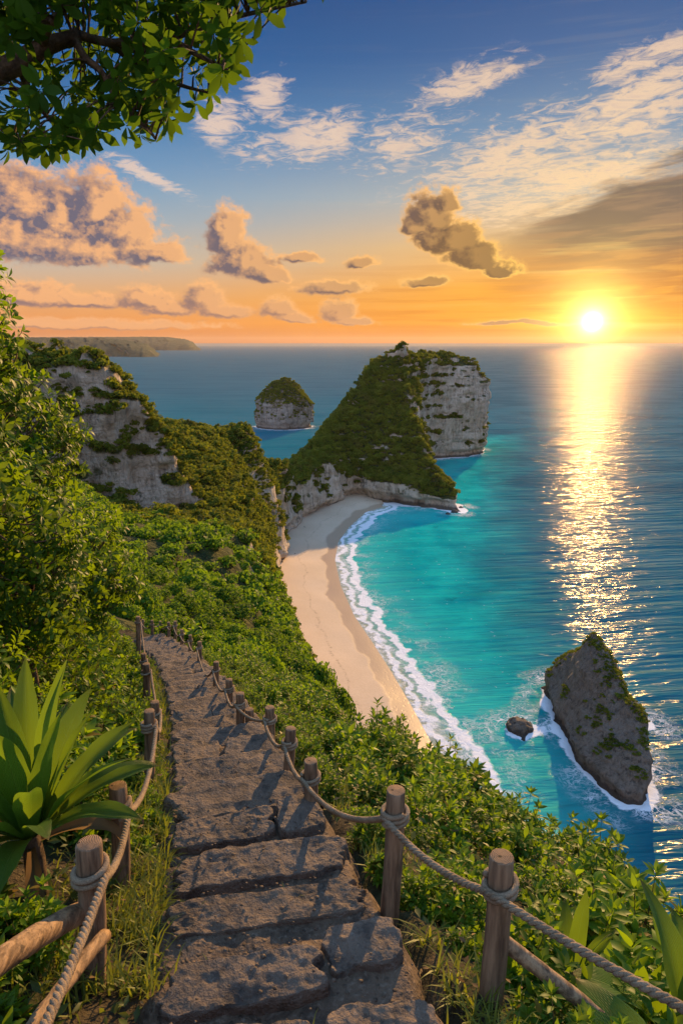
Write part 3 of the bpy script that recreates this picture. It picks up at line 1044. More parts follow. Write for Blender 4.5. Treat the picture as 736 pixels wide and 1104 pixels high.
def build_sea():
    st = 2.5
    xs = np.arange(-260, 330.1, st); ys = np.arange(90, 960.1, st)
    X, Y = np.meshgrid(xs, ys, indexing='ij')
    s = shore_side(X, Y)
    rocks = np.full(X.shape, 1e9)
    for poly in (ISLET_FOOT, STACK_FOOT, B_FOOT, HEAD, A_FOOT):
        rocks = np.minimum(rocks, -poly_sd(X, Y, poly))
    for (px, py, r_) in ((560, 788, 3.6), (684, 782, 2.4)):
        q = at_sea(px, py)
        rocks = np.minimum(rocks, np.hypot(X - q[0], Y - q[1]) - r_)
    east = np.minimum(rocks, 400)
    V = np.stack([X, Y, 0 * X], -1).reshape(-1, 3)
    nx, ny = X.shape
    i, j = np.meshgrid(np.arange(nx - 1), np.arange(ny - 1), indexing='ij')
    Q = np.stack([i * ny + j, (i + 1) * ny + j, (i + 1) * ny + j + 1, i * ny + j + 1], -1).reshape(-1, 4)
    # out to the horizon
    B = 260000.0
    x0, x1, y0, y1 = xs[0], xs[-1], ys[0], ys[-1]
    n = len(V)
    ex = np.array([(-B, -B, 0), (x0, -B, 0), (x1, -B, 0), (B, -B, 0), (-B, y0, 0), (x0, y0, 0), (x1, y0, 0), (B, y0, 0), (-B, y1, 0), (x0, y1, 0), (x1, y1, 0), (B, y1, 0), (-B, B, 0), (x0, B, 0), (x1, B, 0), (B, B, 0)], dtype=float)
    f = [(0, 1, 5, 4), (1, 2, 6, 5), (2, 3, 7, 6), (4, 5, 9, 8), (6, 7, 11, 10), (8, 9, 13, 12), (9, 10, 14, 13), (10, 11, 15, 14)]
    V = np.concatenate([V, ex]); Q = np.concatenate([Q, np.array(f) + n])
    me = mesh_np('sea', V, Q)
    sv = np.concatenate([s.ravel(), np.full(16, 500.0)]).astype(np.float32)
    rv = np.concatenate([rocks.ravel(), np.full(16, 500.0)]).astype(np.float32)
    # the shallow sand shelf of the bay
    bay = [tuple(at_sea(*q)[:2]) for q in [(300, 900), (560, 950), (560, 860), (600, 760), (560, 700), (545, 660), (520, 610), (522, 560), (530, 510), (540, 470), (460, 480), (440, 540), (380, 545), (330, 600)]]
    bd = poly_sd(X, Y, bay)
    bv = np.concatenate([bd.ravel(), np.full(16, -500.0)]).astype(np.float32)
    for nm, v in (('shore', sv), ('rocks', rv), ('bay', bv)):
        a = me.attributes.new(nm, 'FLOAT', 'POINT')
        a.data.foreach_set('value', np.ascontiguousarray(v))
    m, g = material('sea_water')
    p = g.pos()
    x, y, z = g.sep(p)
    sh, ro, by = g.attr('shore'), g.attr('rocks'), g.attr('bay')
    w1 = g.noise(p, 0.012, 4, 0.55); w2 = g.noise(p, 0.05, 4, 0.55)
    rip = g.noise(g.vec(x * 0.30, y * 0.45, 0.0), 1.0, 3, 0.55)
    # colour of the water body: sand shelf, turquoise, deep, plus painted paling with distance
    deep = g.mix(g.sm(0.4, 0.6, w1), (0.010, 0.098, 0.138, 1), (0.015, 0.130, 0.170, 1))
    shelf = g.sm(-34.0, 26.0, by + (w1 - 0.5) * 46.0 + (w2 - 0.5) * 20.0)
    tq = g.mix(g.sm(0.35, 0.65, w2), (0.001, 0.290, 0.290, 1), (0.008, 0.400, 0.360, 1))
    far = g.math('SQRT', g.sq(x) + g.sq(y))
    far_pale = g.mix(g.sm(600.0, 1700.0, far), (0.014, 0.165, 0.205, 1), (0.040, 0.135, 0.180, 1))  # distant water paled in its colour, standing in for air and sky reflection
    deep = g.mix(g.sm(260.0, 520.0, y - x * 1.1) * g.sm(0.40, 0.62, w1 * 0.7 + w2 * 0.3 + g.sm(200.0, -100.0, x) * 0.2) * 0.8, deep, far_pale)
    lines = g.noise(g.vec(x * 0.0045 + y * 0.002, y * 0.021, 4.0), 1.0, 6, 0.66, dist=0.6)
    deep = g.mix(g.sm(0.40, 0.66, lines) * 0.55, deep, (0.050, 0.165, 0.205, 1))
    deep = g.mix(g.sm(0.46, 0.32, lines) * 0.25, deep, (0.005, 0.060, 0.105, 1))
    c = g.mix(shelf, deep, tq)
    reef = g.sm(0.64, 0.72, g.noise(p, 0.055, 5, 0.6)) * g.sm(-20.0, 8.0, by) * g.sm(20.0, 45.0, sh)
    c = g.mix(reef * 0.6, c, (0.004, 0.10, 0.12, 1))
    c = g.mix(g.sm(42.0, 8.0, sh + (w2 - 0.5) * 14.0) * g.sm(-60.0, -20.0, by) * 0.75, c, (0.055, 0.43, 0.37, 1))
    c = g.mix(g.sm(11.0, 2.0, sh + (w2 - 0.5) * 6.0), c, (0.34, 0.38, 0.27, 1))
    c = g.mix(rip * 0.35, c, g.mix(0.5, c, (0.0, 0.02, 0.03, 1)))
    # foam: the breaker on the beach and the wash round the rocks
    fo = g.noise(p, 0.33, 6, 0.68, dist=0.8)
    fb = g.noise(p, 0.10, 4, 0.55)
    l1 = g.math('ABSOLUTE', g.noise(g.vec(x * 0.20, y * 0.26, 2.0), 1.0, 5, 0.60, dist=1.4) - 0.5)
    l2 = g.math('ABSOLUTE', g.noise(g.vec(x * 0.55, y * 0.70, 8.0), 1.0, 4, 0.60, dist=1.0) - 0.5)
    lace = g.mx(g.sm(0.050, 0.004, l1), g.sm(0.05, 0.0, l2) * 0.7) * g.sm(0.42, 0.60, g.noise(p, 0.075, 4, 0.6))
    edge = sh + (fb - 0.5) * 8.0 + (w2 - 0.5) * 9.0 + (fo - 0.5) * 3.0
    line1 = g.exp(-(g.sq((edge - 9.0) / 2.6)))
    line2 = g.exp(-(g.sq((edge - 3.6) / 2.0))) * 0.85
    lead = g.exp(-(g.sq((edge + 0.3) / 0.55)))
    wash = g.sm(11.0, 8.0, edge) * g.sm(-1.0, 0.5, edge) * 0.42
    solid = g.sm(0.40, 0.66, g.mx(g.mx(line1, line2), wash) * 0.60 + fo * 0.62 - 0.12)
    solid = g.mx(solid, lead * g.sm(0.30, 0.55, fo) * 0.9)
    trail = g.sm(24.0, 8.0, edge) * lace
    rs = g.sm(3.4, -0.6, ro + (fb - 0.5) * 9.0)
    rocky = g.sm(0.50, 0.68, rs * 0.55 + fo * 0.55) + g.sm(11.0, 3.0, ro + (w2 - 0.5) * 12.0) * lace * 0.9
    rocky = g.mn(rocky, 1.0) * g.sm(-900.0, 0.0, by)
    fleck = g.sm(0.665, 0.70, g.noise(g.vec(x * 0.55 + fb * 2.0, y * 0.75, 3.0), 0.8, 5, 0.66)) * g.sm(-25.0, 25.0, by) * 0.5
    foam = g.mn(g.mx(g.mx(solid, trail * 0.85), g.mx(rocky, fleck)), 1.0)
    # waves
    swell = g.noise(g.vec(x * 0.009 + y * 0.003, y * 0.085 - x * 0.012, 0.0), 1.0, 2, 0.5)
    chop = g.noise(g.vec(x * 0.038 + y * 0.010, y * 0.30 - x * 0.04, 1.7), 1.0, 2, 0.5, dist=0.4)
    fine = g.noise(g.vec(x * 0.15, y * 1.2, 5.0), 1.0, 1.5, 0.5)
    calm = g.sm(20.0, -30.0, by, a=0.45, b=1.0)
    hgt = (swell * 3.2 + chop * 1.6) * calm + fine * 0.22 + foam * 0.25
    b = g.bump(hgt, 1.0, 1.0)
    fr = g.node('ShaderNodeFresnel'); g.put(fr.inputs['IOR'], 1.333); g.put(fr.inputs['Normal'], b)
    gloss = g.shader('ShaderNodeBsdfGlossy', Color=(1, 0.84, 0.62, 1), Roughness=0.12, Normal=b)  # warm gold of the sun glitter put into the gloss colour
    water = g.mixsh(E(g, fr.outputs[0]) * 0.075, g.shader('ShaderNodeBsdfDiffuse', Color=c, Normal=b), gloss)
    fm = g.bsdf(g.mix(fo, (0.66, 0.69, 0.69, 1), (0.84, 0.84, 0.83, 1)), 0.9, g.bump(fo, 0.8, 0.8), 0.1)
    body = g.mixsh(foam, water, fm)
    clear = g.shader('ShaderNodeBsdfTransparent', Color=(1, 1, 1, 1))
    thin = g.sm(0.2, -2.0, sh + (fb - 0.5) * 5.0) * (1.0 - foam * 0.5)
    g.out(g.mixsh(thin, body, clear))
    o = link('sea', me, m)
    tag(o, kind='structure')


build_beach()
build_sea()

# dark fallen rocks at the foot of the cliff
for i, (px, py, r_, h_) in enumerate([(306, 582, 1.8, 1.2), (312, 590, 1.1, 0.8), (300, 606, 2.4, 1.8), (297, 616, 1.8, 1.5), (299, 596, 2.2, 1.4), (294, 634, 1.9, 2.0), (328, 568, 1.4, 0.8), (309, 598, 0.7, 0.5), (318, 596, 0.6, 0.5)]):
    p = at_sea(px, py, 1.8)
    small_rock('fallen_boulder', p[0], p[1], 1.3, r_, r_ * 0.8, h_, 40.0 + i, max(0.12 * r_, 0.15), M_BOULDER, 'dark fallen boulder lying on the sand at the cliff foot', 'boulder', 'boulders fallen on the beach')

# ------------------------------------------------------------------ the far coast
def far_coast(name, px0, px1, dist, prof, seed, depth, label):
    """a long low cliffed coast seen across the water"""
    xs = np.linspace(px0, px1, 160)
    acc = Acc()
    rows = 26
    base = np.array([(at_y(px, 378, dist)[0], dist) for px in xs])
    hh = np.interp(xs, [q[0] for q in prof], [q[1] for q in prof])
    V = np.zeros((160, rows, 3))
    for r in range(rows):
        t = r / (rows - 1)
        prof_t = min(1.0, (t / 0.10)) * 0.34 + 0.66 * math.sin(min(1, t / 0.7) * PI / 2) if t < 0.8 else 1 - (t - 0.8) * 2
        V[:, r, 0] = base[:, 0] * (1 + t * depth / dist)
        V[:, r, 1] = base[:, 1] + t * depth + 110 * fbm(np.stack([xs / 12, 0 * xs + r * 0.25, 0 * xs + seed], -1), 3)
        V[:, r, 2] = hh * prof_t - 2 + (9 * fbm(np.stack([xs / 2.2, 0 * xs + r * 0.7, 0 * xs + seed], -1), 3) * min(1, t * 8))
    i, j = np.meshgrid(np.arange(159), np.arange(rows - 1), indexing='ij')
    Q = np.stack([i * rows + j, (i + 1) * rows + j, (i + 1) * rows + j + 1, i * rows + j + 1], -1).reshape(-1, 4)
    m, g = material(name + '_ground')
    p = g.pos(); n = g.sep(g.nrm())
    q = g.noise(p, 0.012, 6, 0.65)
    c = g.mix(g.sm(0.3, 0.7, q), (0.022, 0.036, 0.022, 1), (0.060, 0.070, 0.042, 1))
    c = g.mix(g.sm(0.35, 0.1, n[2] + (q - 0.5) * 0.8) * 0.8, c, (0.16, 0.14, 0.12, 1))
    g.out(g.bsdf(c, 0.95, g.bump(q, 25.0, 0.8), 0.1))
    o = link(name, mesh_np(name, V.reshape(-1, 3), Q), m)
    tag(o, kind='structure')


far_coast('hills', -120, 172, 5200, [(-120, 175), (60, 142), (110, 140), (140, 122), (158, 92), (166, 50), (172, 0)], 2.0, 1500, '')
far_coast('hills', 20, 216, 9800, [(20, 190), (150, 198), (180, 196), (200, 160), (209, 110), (216, 0)], 6.0, 2500, '')

# ------------------------------------------------------------------ the ledge, the path and its steps
def on_ground(px, py, lift=0.0):
    d = ray(px, py)
    t = np.linspace(0.8, 60, 6000)
    P = d[None, :] * t[:, None] + np.array([0, 0, EYE])
    gap = P[:, 2] - near_h(P[:, 0], P[:, 1]) - lift
    if not (gap < 0).any():
        q = at_y(px, py, 21.8)
        return np.array([q[0], q[1], float(near_h(q[0], q[1])) + 0.1])
    return P[np.argmax(gap < 0)]


def dirt_material():
    m, g = material('earth')
    p = g.pos()
    n1 = g.noise(p, 0.9, 5, 0.6); n2 = g.noise(p, 6.0, 6, 0.65); n3 = g.noise(p, 38.0, 4, 0.6)
    c = g.mix(g.sm(0.35, 0.68, n1 * 0.5 + n2 * 0.5), (0.070, 0.048, 0.031, 1), (0.185, 0.128, 0.082, 1))
    c = g.mix(g.sm(0.5, 0.72, n3) * 0.55, c, (0.26, 0.20, 0.145, 1))
    c = g.mix(g.sm(0.52, 0.40, n2) * 0.4, c, (0.045, 0.034, 0.026, 1))
    st = g.voro(g.vmath('ADD', p, g.scale(g.noise(p, 9.0, 2, 0.5, color=True), 0.05)), 24.0, 'F1')
    b = g.bump(n2 * 0.9 + n3 * 0.32 + g.sm(0.35, 0.0, st) * 0.30, 0.05, 1.0)
    g.out(g.bsdf(c, 0.9, b, 0.25))
    return m


def stone_material():
    m, g = material('step_stone')
    p = g.pos()
    n1 = g.noise(p, 1.6, 5, 0.6); n2 = g.noise(p, 7.0, 7, 0.66); n3 = g.noise(p, 42.0, 4, 0.65)
    r = g.rand()
    c = g.mix(g.sm(0.34, 0.66, n1 * 0.45 + n2 * 0.55), (0.085, 0.060, 0.041, 1), (0.22, 0.155, 0.102, 1))
    c = g.mix(r * 0.30, c, (0.14, 0.115, 0.095, 1))
    c = g.mix(g.sm(0.55, 0.72, n3) * 0.5, c, (0.30, 0.25, 0.195, 1))
    c = g.mix(g.sm(0.47, 0.36, n2) * 0.65, c, (0.055, 0.044, 0.034, 1))
    ck = g.voro(g.vmath('ADD', p, g.scale(g.noise(p, 4.0, 3, 0.5, color=True), 0.25)), 3.2, 'DISTANCE_TO_EDGE')
    b = g.bump(n2 * 1.0 + n3 * 0.25, 0.07, 1.0)
    g.out(g.bsdf(c, 0.82, b, 0.3))
    return m


M_DIRT, M_STONE = dirt_material(), stone_material()


def soil_material():
    m, g = material('soil')
    p = g.pos()
    n1 = g.noise(p, 0.8, 5, 0.6); n2 = g.noise(p, 7.0, 6, 0.65); n3 = g.noise(p, 40.0, 3, 0.6)
    c = g.mix(g.sm(0.4, 0.65, n2), (0.030, 0.024, 0.014, 1), (0.090, 0.066, 0.036, 1))
    c = g.mix(g.sm(0.42, 0.6, n1) * 0.6, c, (0.035, 0.046, 0.012, 1))
    g.out(g.bsdf(c, 0.95, g.bump(n2 * 0.8 + n3 * 0.3, 0.07, 1.0), 0.15))
    return m


M_SOIL = soil_material()


def build_ledge():
    ys = np.concatenate([np.arange(-5, 8, 0.10), np.arange(8, 34, 0.22)])
    xs = np.concatenate([np.arange(-22, -5, 0.4), np.arange(-5, 4, 0.10), np.arange(4, 16, 0.35)])
    X, Y = np.meshgrid(xs, ys, indexing='ij')
    q = X - path_x(Y)
    Z = near_h(X, Y)
    Z = Z - 0.22 * np.clip((0.72 - np.abs(q)) / 0.2, 0, 1)
    P = np.stack([X.ravel(), Y.ravel(), 0 * X.ravel()], -1)
    Z = Z + (0.05 * fbm(P / 0.9, 3) + 0.025 * fbm(P / 0.25, 2)).reshape(X.shape)
    V = np.stack([X, Y, Z], -1).reshape(-1, 3)
    ny = len(ys)
    i, j = np.meshgrid(np.arange(len(xs) - 1), np.arange(ny - 1), indexing='ij')
    Q = np.stack([i * ny + j, (i + 1) * ny + j, (i + 1) * ny + j + 1, i * ny + j + 1], -1).reshape(-1, 4)
    tag(link('terrain', mesh_np('terrain', V, Q), M_SOIL), kind='structure')


LIPS = [0.25, 0.85, 1.45, 2.05, 2.62, 3.15, 3.78, 4.42, 5.16, 5.90, 6.60, 7.28, 7.95, 8.62, 9.30, 10.0, 10.7, 11.4, 12.1, 12.85, 13.6, 14.4, 15.2, 16.0, 16.9, 17.8, 18.7, 19.6, 20.5, 21.4]


def heading(y):
    return math.atan2(float(path_x(y + 0.3) - path_x(y - 0.3)), 0.6)


def build_path():
    # the trodden earth between the stones, stepped like the stair
    vs = np.concatenate([np.arange(-0.5, 9, 0.035), np.arange(9, 21.6, 0.07)])
    us = np.linspace(-0.80, 0.64, 40)
    U, Y = np.meshgrid(us, vs, indexing='ij')
    lips = np.array(LIPS)
    # the lip line is square to the path's heading
    hd = np.array([heading(y) for y in vs])
    Xc = path_x(vs)
    X = Xc[None, :] + U * np.cos(hd)[None, :]
    YY = Y - U * np.sin(hd)[None, :]
    P = np.stack([X.ravel(), YY.ravel(), 0 * X.ravel()], -1)
    wob = 0.06 * fbm(P / 0.45 + 3.0, 3).reshape(X.shape)
    k = np.searchsorted(lips, (Y + wob).ravel()).reshape(Y.shape)
    k = np.clip(k, 1, len(lips) - 1)
    lo, hi = lips[k - 1], lips[k]
    mid = path_z((lo + hi) / 2)
    f = np.clip((Y + wob - lo) / (hi - lo), 0, 1)
    prev = path_z((lo + lo - (hi - lo)) / 2)
    Z = mid - 0.03 + 0.04 * f + (prev - mid) * np.clip(1 - f / 0.14, 0, 1) ** 1.5 * 0.8
    Z = Z + (0.018 * fbm(P / 0.35, 3) + 0.013 * fbm(P / 0.11, 4)).reshape(X.shape)
    Z = Z - 0.30 * np.clip((U - 0.50) / 0.14, 0, 1) - 0.25 * np.clip((-U - 0.62) / 0.18, 0, 1)
    V = np.stack([X, YY, Z], -1).reshape(-1, 3)
    nv = len(vs)
    i, j = np.meshgrid(np.arange(len(us) - 1), np.arange(nv - 1), indexing='ij')
    Q = np.stack([i * nv + j, (i + 1) * nv + j, (i + 1) * nv + j + 1, i * nv + j + 1], -1).reshape(-1, 4)
    path = link('path', mesh_np('path', V, Q), M_DIRT)
    tag(path, kind='structure')
    for n in range(len(LIPS) - 1):
        y0, y1 = LIPS[n], LIPS[n + 1]
        zt = float(path_z((y0 + y1) / 2))
        h = heading(y1)
        split = rng.uniform(-0.12, 0.22)
        parts = [(-0.60, split), (split + 0.02, 0.50)] if n % 3 == 0 or y1 < 2.2 else [(-0.60, 0.50)]
        for (a, b) in parts:
            w = b - a
            c = (a + b) / 2
            d = (y1 - y0) * rng.uniform(0.40, 0.62)
            yy = y1 - d / 2 + rng.uniform(-0.03, 0.05)
            ox, oy = float(path_x(yy)) + c * math.cos(h), yy - c * math.sin(h)
            me = stone_mesh(w, d, rng.uniform(0.070, 0.100) * (1.0 if y1 < 5 else 1.35), rng.uniform(0, 99), 84 if y1 < 5 else (46 if y1 < 9 else 22))
            link('step_stone', me, M_STONE, path, (ox, oy, zt + rng.uniform(-0.012, 0.012)), (rng.uniform(-0.03, 0.05), rng.uniform(-0.03, 0.03), -h + rng.uniform(-0.08, 0.08)))


def stone_mesh(w, d, h, seed, n):
    s = np.linspace(-1, 1, n)
    s = np.sign(s) * np.abs(s) ** 0.8
    m = max(10, n * 2 // 3)
    t = np.linspace(-1, 1, m)
    t = np.sign(t) * np.abs(t) ** 0.8
    S, T = np.meshgrid(s, t, indexing='ij')
    r = (np.abs(S) ** 6 + np.abs(T) ** 6) ** (1 / 6)
    a = np.arctan2(T, S)
    rim = 1 + 0.10 * fbm(np.stack([np.cos(a).ravel() * 6, np.sin(a).ravel() * 6, 0 * a.ravel() + seed], -1), 3).reshape(a.shape) * 0.5 + 0.12 * fbm(np.stack([np.cos(a).ravel() * 2.2, np.sin(a).ravel() * 2.2, 0 * a.ravel() + seed], -1), 3).reshape(a.shape)
    X = S * w / 2 * rim; Y = T * d / 2 * rim
    P = np.stack([X.ravel() + seed, Y.ravel(), 0 * X.ravel()], -1)
    e = np.clip((r - 0.93) / 0.07, 0, 1)
    Z = h * (1 - e ** 2.2) - 0.22 * np.clip((r - 0.975) / 0.025, 0, 1)
    # the stone's face slopes to the walker's side and is chipped
    Z = Z + 0.018 * T * (1 - e) + (0.012 * fbm(P / 0.30, 5) + 0.010 * np.minimum(ridged(P / 0.15, 4), 0.45) + 0.005 * fbm(P / 0.045, 3) - 0.014 * (fbm(P / 0.45 + 7, 2) > 0.25)).reshape(X.shape) * (1 - e * 0.6) - 0.02
    V = np.stack([X, Y, Z], -1).reshape(-1, 3)
    i, j = np.meshgrid(np.arange(n - 1), np.arange(m - 1), indexing='ij')
    Q = np.stack([i * m + j, (i + 1) * m + j, (i + 1) * m + j + 1, i * m + j + 1], -1).reshape(-1, 4)
    return mesh_np('step_stone', V, Q)


build_ledge()
build_path()

# pebbles and crumbs lying on the steps
acc = Acc()
ico = np.array([(0, 0, 1), (0.9, 0, 0.3), (0.28, 0.85, 0.3), (-0.72, 0.53, 0.35), (-0.72, -0.53, 0.25), (0.28, -0.85, 0.3), (0, 0, -0.4)])
icf = np.array([(0, 1, 2), (0, 2, 3), (0, 3, 4), (0, 4, 5), (0, 5, 1), (6, 2, 1), (6, 3, 2), (6, 4, 3), (6, 5, 4), (6, 1, 5)])
N = 1500
yy = rng.uniform(1.2, 9.0, N) ** 1.0
uu = rng.uniform(-0.62, 0.52, N)
kk = np.clip(np.searchsorted(np.array(LIPS), yy), 1, len(LIPS) - 1)
lo = np.array(LIPS)[kk - 1]; hi = np.array(LIPS)[kk]
xx = path_x(yy) + uu
zz = path_z((lo + hi) / 2) + np.where((yy - lo) / (hi - lo) > 0.35, 0.085, 0.0)
a = rng.uniform(0, 2 * PI, N)
M = np.zeros((N, 3, 3)); M[:, 0, 0] = np.cos(a); M[:, 0, 1] = -np.sin(a); M[:, 1, 0] = np.sin(a); M[:, 1, 1] = np.cos(a); M[:, 2, 2] = 0.7
stamp(acc, ico, icf, M, np.stack([xx, yy, zz], -1), 0.004 + 0.012 * rng.random(N) ** 3)
tag(link('pebbles', acc.mesh('pebbles'), M_STONE), kind='stuff')


# ------------------------------------------------------------------ rope fences
def wood_material():
    m, g = material('weathered_wood')
    p = g.obj()
    r = g.rand()
    x, y, z = g.sep(p)
    gr = g.noise(g.vec(x * 26, y * 26, z * 2.2 + r * 40), 1.0, 6, 0.62)
    kn = g.noise(g.vec(x * 7, y * 7, z * 3.5 + r * 9), 1.0, 4, 0.55)
    fine = g.noise(g.vec(x * 110, y * 110, z * 7.0), 1.0, 3, 0.6)
    c = g.mix(g.sm(0.32, 0.68, gr), (0.105, 0.062, 0.034, 1), (0.32, 0.205, 0.115, 1))
    c = g.mix(g.sm(0.56, 0.70, kn) * 0.6, c, (0.07, 0.042, 0.026, 1))
    c = g.mix(g.sm(0.45, 0.30, gr) * 0.5, c, (0.06, 0.038, 0.024, 1))
    g.out(g.bsdf(c, 0.75, g.bump(gr * 0.8 + fine * 0.35, 0.018, 1.0), 0.3))
    return m


def endgrain_material():
    m, g = material('cut_wood')
    p = g.obj()
    x, y, z = g.sep(p)
    rr = g.math('SQRT', g.sq(x) + g.sq(y))
    wb = g.noise(p, 18.0, 3, 0.5)
    ring = g.math('SINE', (rr + wb * 0.012) * 900.0)
    pith = g.sm(0.010, 0.006, rr)
    ck = g.voro(g.scale(p, (1.0, 1.0, 0.05)), 30.0, 'DISTANCE_TO_EDGE')
    c = g.mix(ring * 0.25 + 0.35, (0.17, 0.095, 0.05, 1), (0.36, 0.23, 0.13, 1))
    c = g.mix(g.mx(pith, g.sm(0.03, 0.0, ck) * 0.5), c, (0.04, 0.025, 0.015, 1))
    g.out(g.bsdf(c, 0.8, g.bump(ring * 0.3 + wb, 0.004, 0.8), 0.25))
    return m


def rope_material():
    m, g = material('rope_fibre')
    p = g.pos()
    n = g.noise(p, 160.0, 4, 0.65); b = g.noise(p, 9.0, 3, 0.5)
    c = g.mix(g.sm(0.3, 0.7, n * 0.6 + b * 0.4), (0.16, 0.11, 0.065, 1), (0.38, 0.28, 0.175, 1))
    g.out(g.bsdf(c, 0.9, g.bump(n, 0.006, 1.0), 0.15))
    return m


M_WOOD, M_CUT, M_ROPE = wood_material(), endgrain_material(), rope_material()


def post_mesh(L, r, lean):
    acc = Acc()
    n = 14
    k = 16
    t = np.linspace(0, 1, n)
    pts = np.zeros((n, 3)); pts[:, 2] = t * (L + 0.3) - 0.3
    pts[:, 0] += lean[0] * (pts[:, 2] / L) + 0.006 * np.sin(t * 5 + r * 90); pts[:, 1] += lean[1] * (pts[:, 2] / L) + 0.006 * np.cos(t * 4 + r * 70)
    ph = rng.uniform(0, 6)
    V = []
    for i in range(n):
        a = np.arange(k) * 2 * PI / k
        rr = r * (1.06 - 0.08 * t[i]) * (1 + 0.035 * np.sin(a * 2 + ph) + 0.03 * np.sin(a * 3 + ph * 2 + t[i] * 2) + rng.uniform(-0.012, 0.012, k))
        V.append(pts[i] + np.stack([np.cos(a) * rr, np.sin(a) * rr, 0 * a], -1))
    a = np.arange(k) * 2 * PI / k
    for f, dz in ((0.93, 0.006), (0.86, 0.007)):
        V.append(pts[-1] + np.stack([np.cos(a) * r * f, np.sin(a) * r * f, 0 * a + dz + rng.uniform(-0.0015, 0.0015, k)], -1))
    V.append((pts[-1] + np.array([0, 0, 0.008]))[None, :])
    V = np.concatenate(V)
    i, j = np.meshgrid(np.arange(n + 1), np.arange(k), indexing='ij')
    j2 = (j + 1) % k
    Q = np.stack([i * k + j, i * k + j2, (i + 1) * k + j2, (i + 1) * k + j], -1).reshape(-1, 4)
    base = (n + 1) * k
    T = np.array([(base + q, base + (q + 1) % k, base + k) for q in range(k)])
    me = mesh_np('post', V, [Q, T])
    me.materials.append(M_WOOD); me.materials.append(M_CUT)
    mi = np.zeros(len(me.polygons), dtype=np.int32)
    mi[n * k:] = 1
    me.polygons.foreach_set('material_index', mi)
    return me


def rope_mesh(points, r, per, pitch=0.10):
    """three strands laid round a sagging line"""
    acc = Acc()
    P = points
    seg = np.concatenate([[0], np.cumsum(np.linalg.norm(np.diff(P, axis=0), axis=1))])
    n = max(int(seg[-1] / per), 8)
    s = np.linspace(0, seg[-1], n)
    C = np.stack([np.interp(s, seg, P[:, k]) for k in range(3)], -1)
    tan = norm(np.gradient(C, axis=0))
    x = norm(np.cross(tan, np.array([0, 0, 1.0])))
    y = np.cross(x, tan)
    for k in range(3):
        a = s / pitch * 2 * PI + k * 2 * PI / 3
        c = C + (np.cos(a) * r * 0.52)[:, None] * x + (np.sin(a) * r * 0.52)[:, None] * y
        tube(acc, c, r * 0.56, 6)
    return acc.mesh('rope')


def sag(a, b, k, n=24):
    t = np.linspace(0, 1, n)[:, None]
    p = np.asarray(a) * (1 - t) + np.asarray(b) * t
    p[:, 2] -= (4 * t * (1 - t))[:, 0] * k * np.linalg.norm(np.asarray(b) - np.asarray(a))
    return p


def lashing_mesh(c, r, rope_r, turns=2.3):
    acc = Acc()
    a = np.linspace(0, turns * 2 * PI, int(26 * turns)) + rng.uniform(0, 6)
    t = np.linspace(0, 1, len(a))
    pts = np.stack([c[0] + np.cos(a) * (r + rope_r * 0.75), c[1] + np.sin(a) * (r + rope_r * 0.75), c[2] + (t - 0.5) * rope_r * 2.0 * turns * 0.8 + 0.008 * np.sin(a + 1)], -1)
    tube(acc, pts, rope_r * 0.8, 7)
    return acc.mesh('rope_lashing')


def fence(name, label, cat, posts, extra, rope_r, side, rad, skip=()):
    f = empty(name, loc=(0, 0, 0))
    tag(f, label, cat)
    ties = []
    for i, (bx, by, tx, ty) in enumerate(posts):
        if len(extra) and i in extra:
            b, t = extra[i]
            b = np.array(b); t = np.array(t)
        else:
            b = on_ground(bx, by)
            t = at_y(tx, ty, b[1])
        L = float(t[2] - b[2])
        r = rad * rng.uniform(0.92, 1.08)
        if i == 0: f.location = b
        lean = (float(t[0] - b[0]), 0.0)
        o = link('post', post_mesh(L, r, lean), None, f, tuple(b - np.array(f.location)))
        tie = np.array([t[0], t[1], t[2] - (0.14 if L > 0.5 else 0.08)])
        if i not in skip:
            c = np.array([lean[0] * (L - 0.14) / L, 0, L - (0.14 if L > 0.5 else 0.08)])
            link('rope_lashing', lashing_mesh(c, r, rope_r, 2.3 if b[1] < 9 else 1.6), M_ROPE, o)
            ties.append(tie + np.array([side * (r + rope_r) * 0.9, -(r + rope_r) * 0.45, 0]))
    loc = np.array(f.location)
    line = [sag(ties[k], ties[k + 1], 0.075 if k else 0.03)[(1 if k else 0):] for k in range(len(ties) - 1)]
    P = np.concatenate(line) - loc
    link('rope', rope_mesh(P, rope_r, 0.014), M_ROPE, f)
    return f


RP = [(0, 0, 0, 0), (528, 1085, 541, 925), (420, 985, 427, 853), (334, 890, 335, 821), (309, 852, 313, 786), (291, 810, 291, 763), (269, 796, 269, 765), (258, 795, 259, 748), (247, 773, 247, 733), (232, 752, 233, 714),
      (215, 722, 215, 692), (205, 711, 205, 685), (196, 705, 196, 679), (189, 699, 189, 670), (182, 692, 182, 671), (173, 685, 173, 670), (164, 682, 164, 669), (154, 680, 154, 668)]
right_fence = fence('rope_fence', 'rope fence of round wooden posts along the seaward side of the steps', 'fence', RP, {0: ((1.62, 1.05, EYE - 2.5), (1.66, 1.05, EYE - 1.62))}, 0.018, -1, 0.052, skip=(6,))
LP = [(0, 0, 0, 0), (100, 1055, 97, 910), (131, 957, 127, 848), (161, 845, 161, 767), (167, 806, 167, 757), (158, 760, 158, 716), (155, 741, 155, 705), (149, 712, 149, 665)]
left_fence = fence('rope_fence', 'rope fence of wooden posts on the inland side of the steps, beside the strap-leaved plant', 'fence', LP, {0: ((-0.86, 0.75, EYE - 2.35), (-0.84, 0.75, EYE - 1.52))}, 0.019, 1, 0.054)


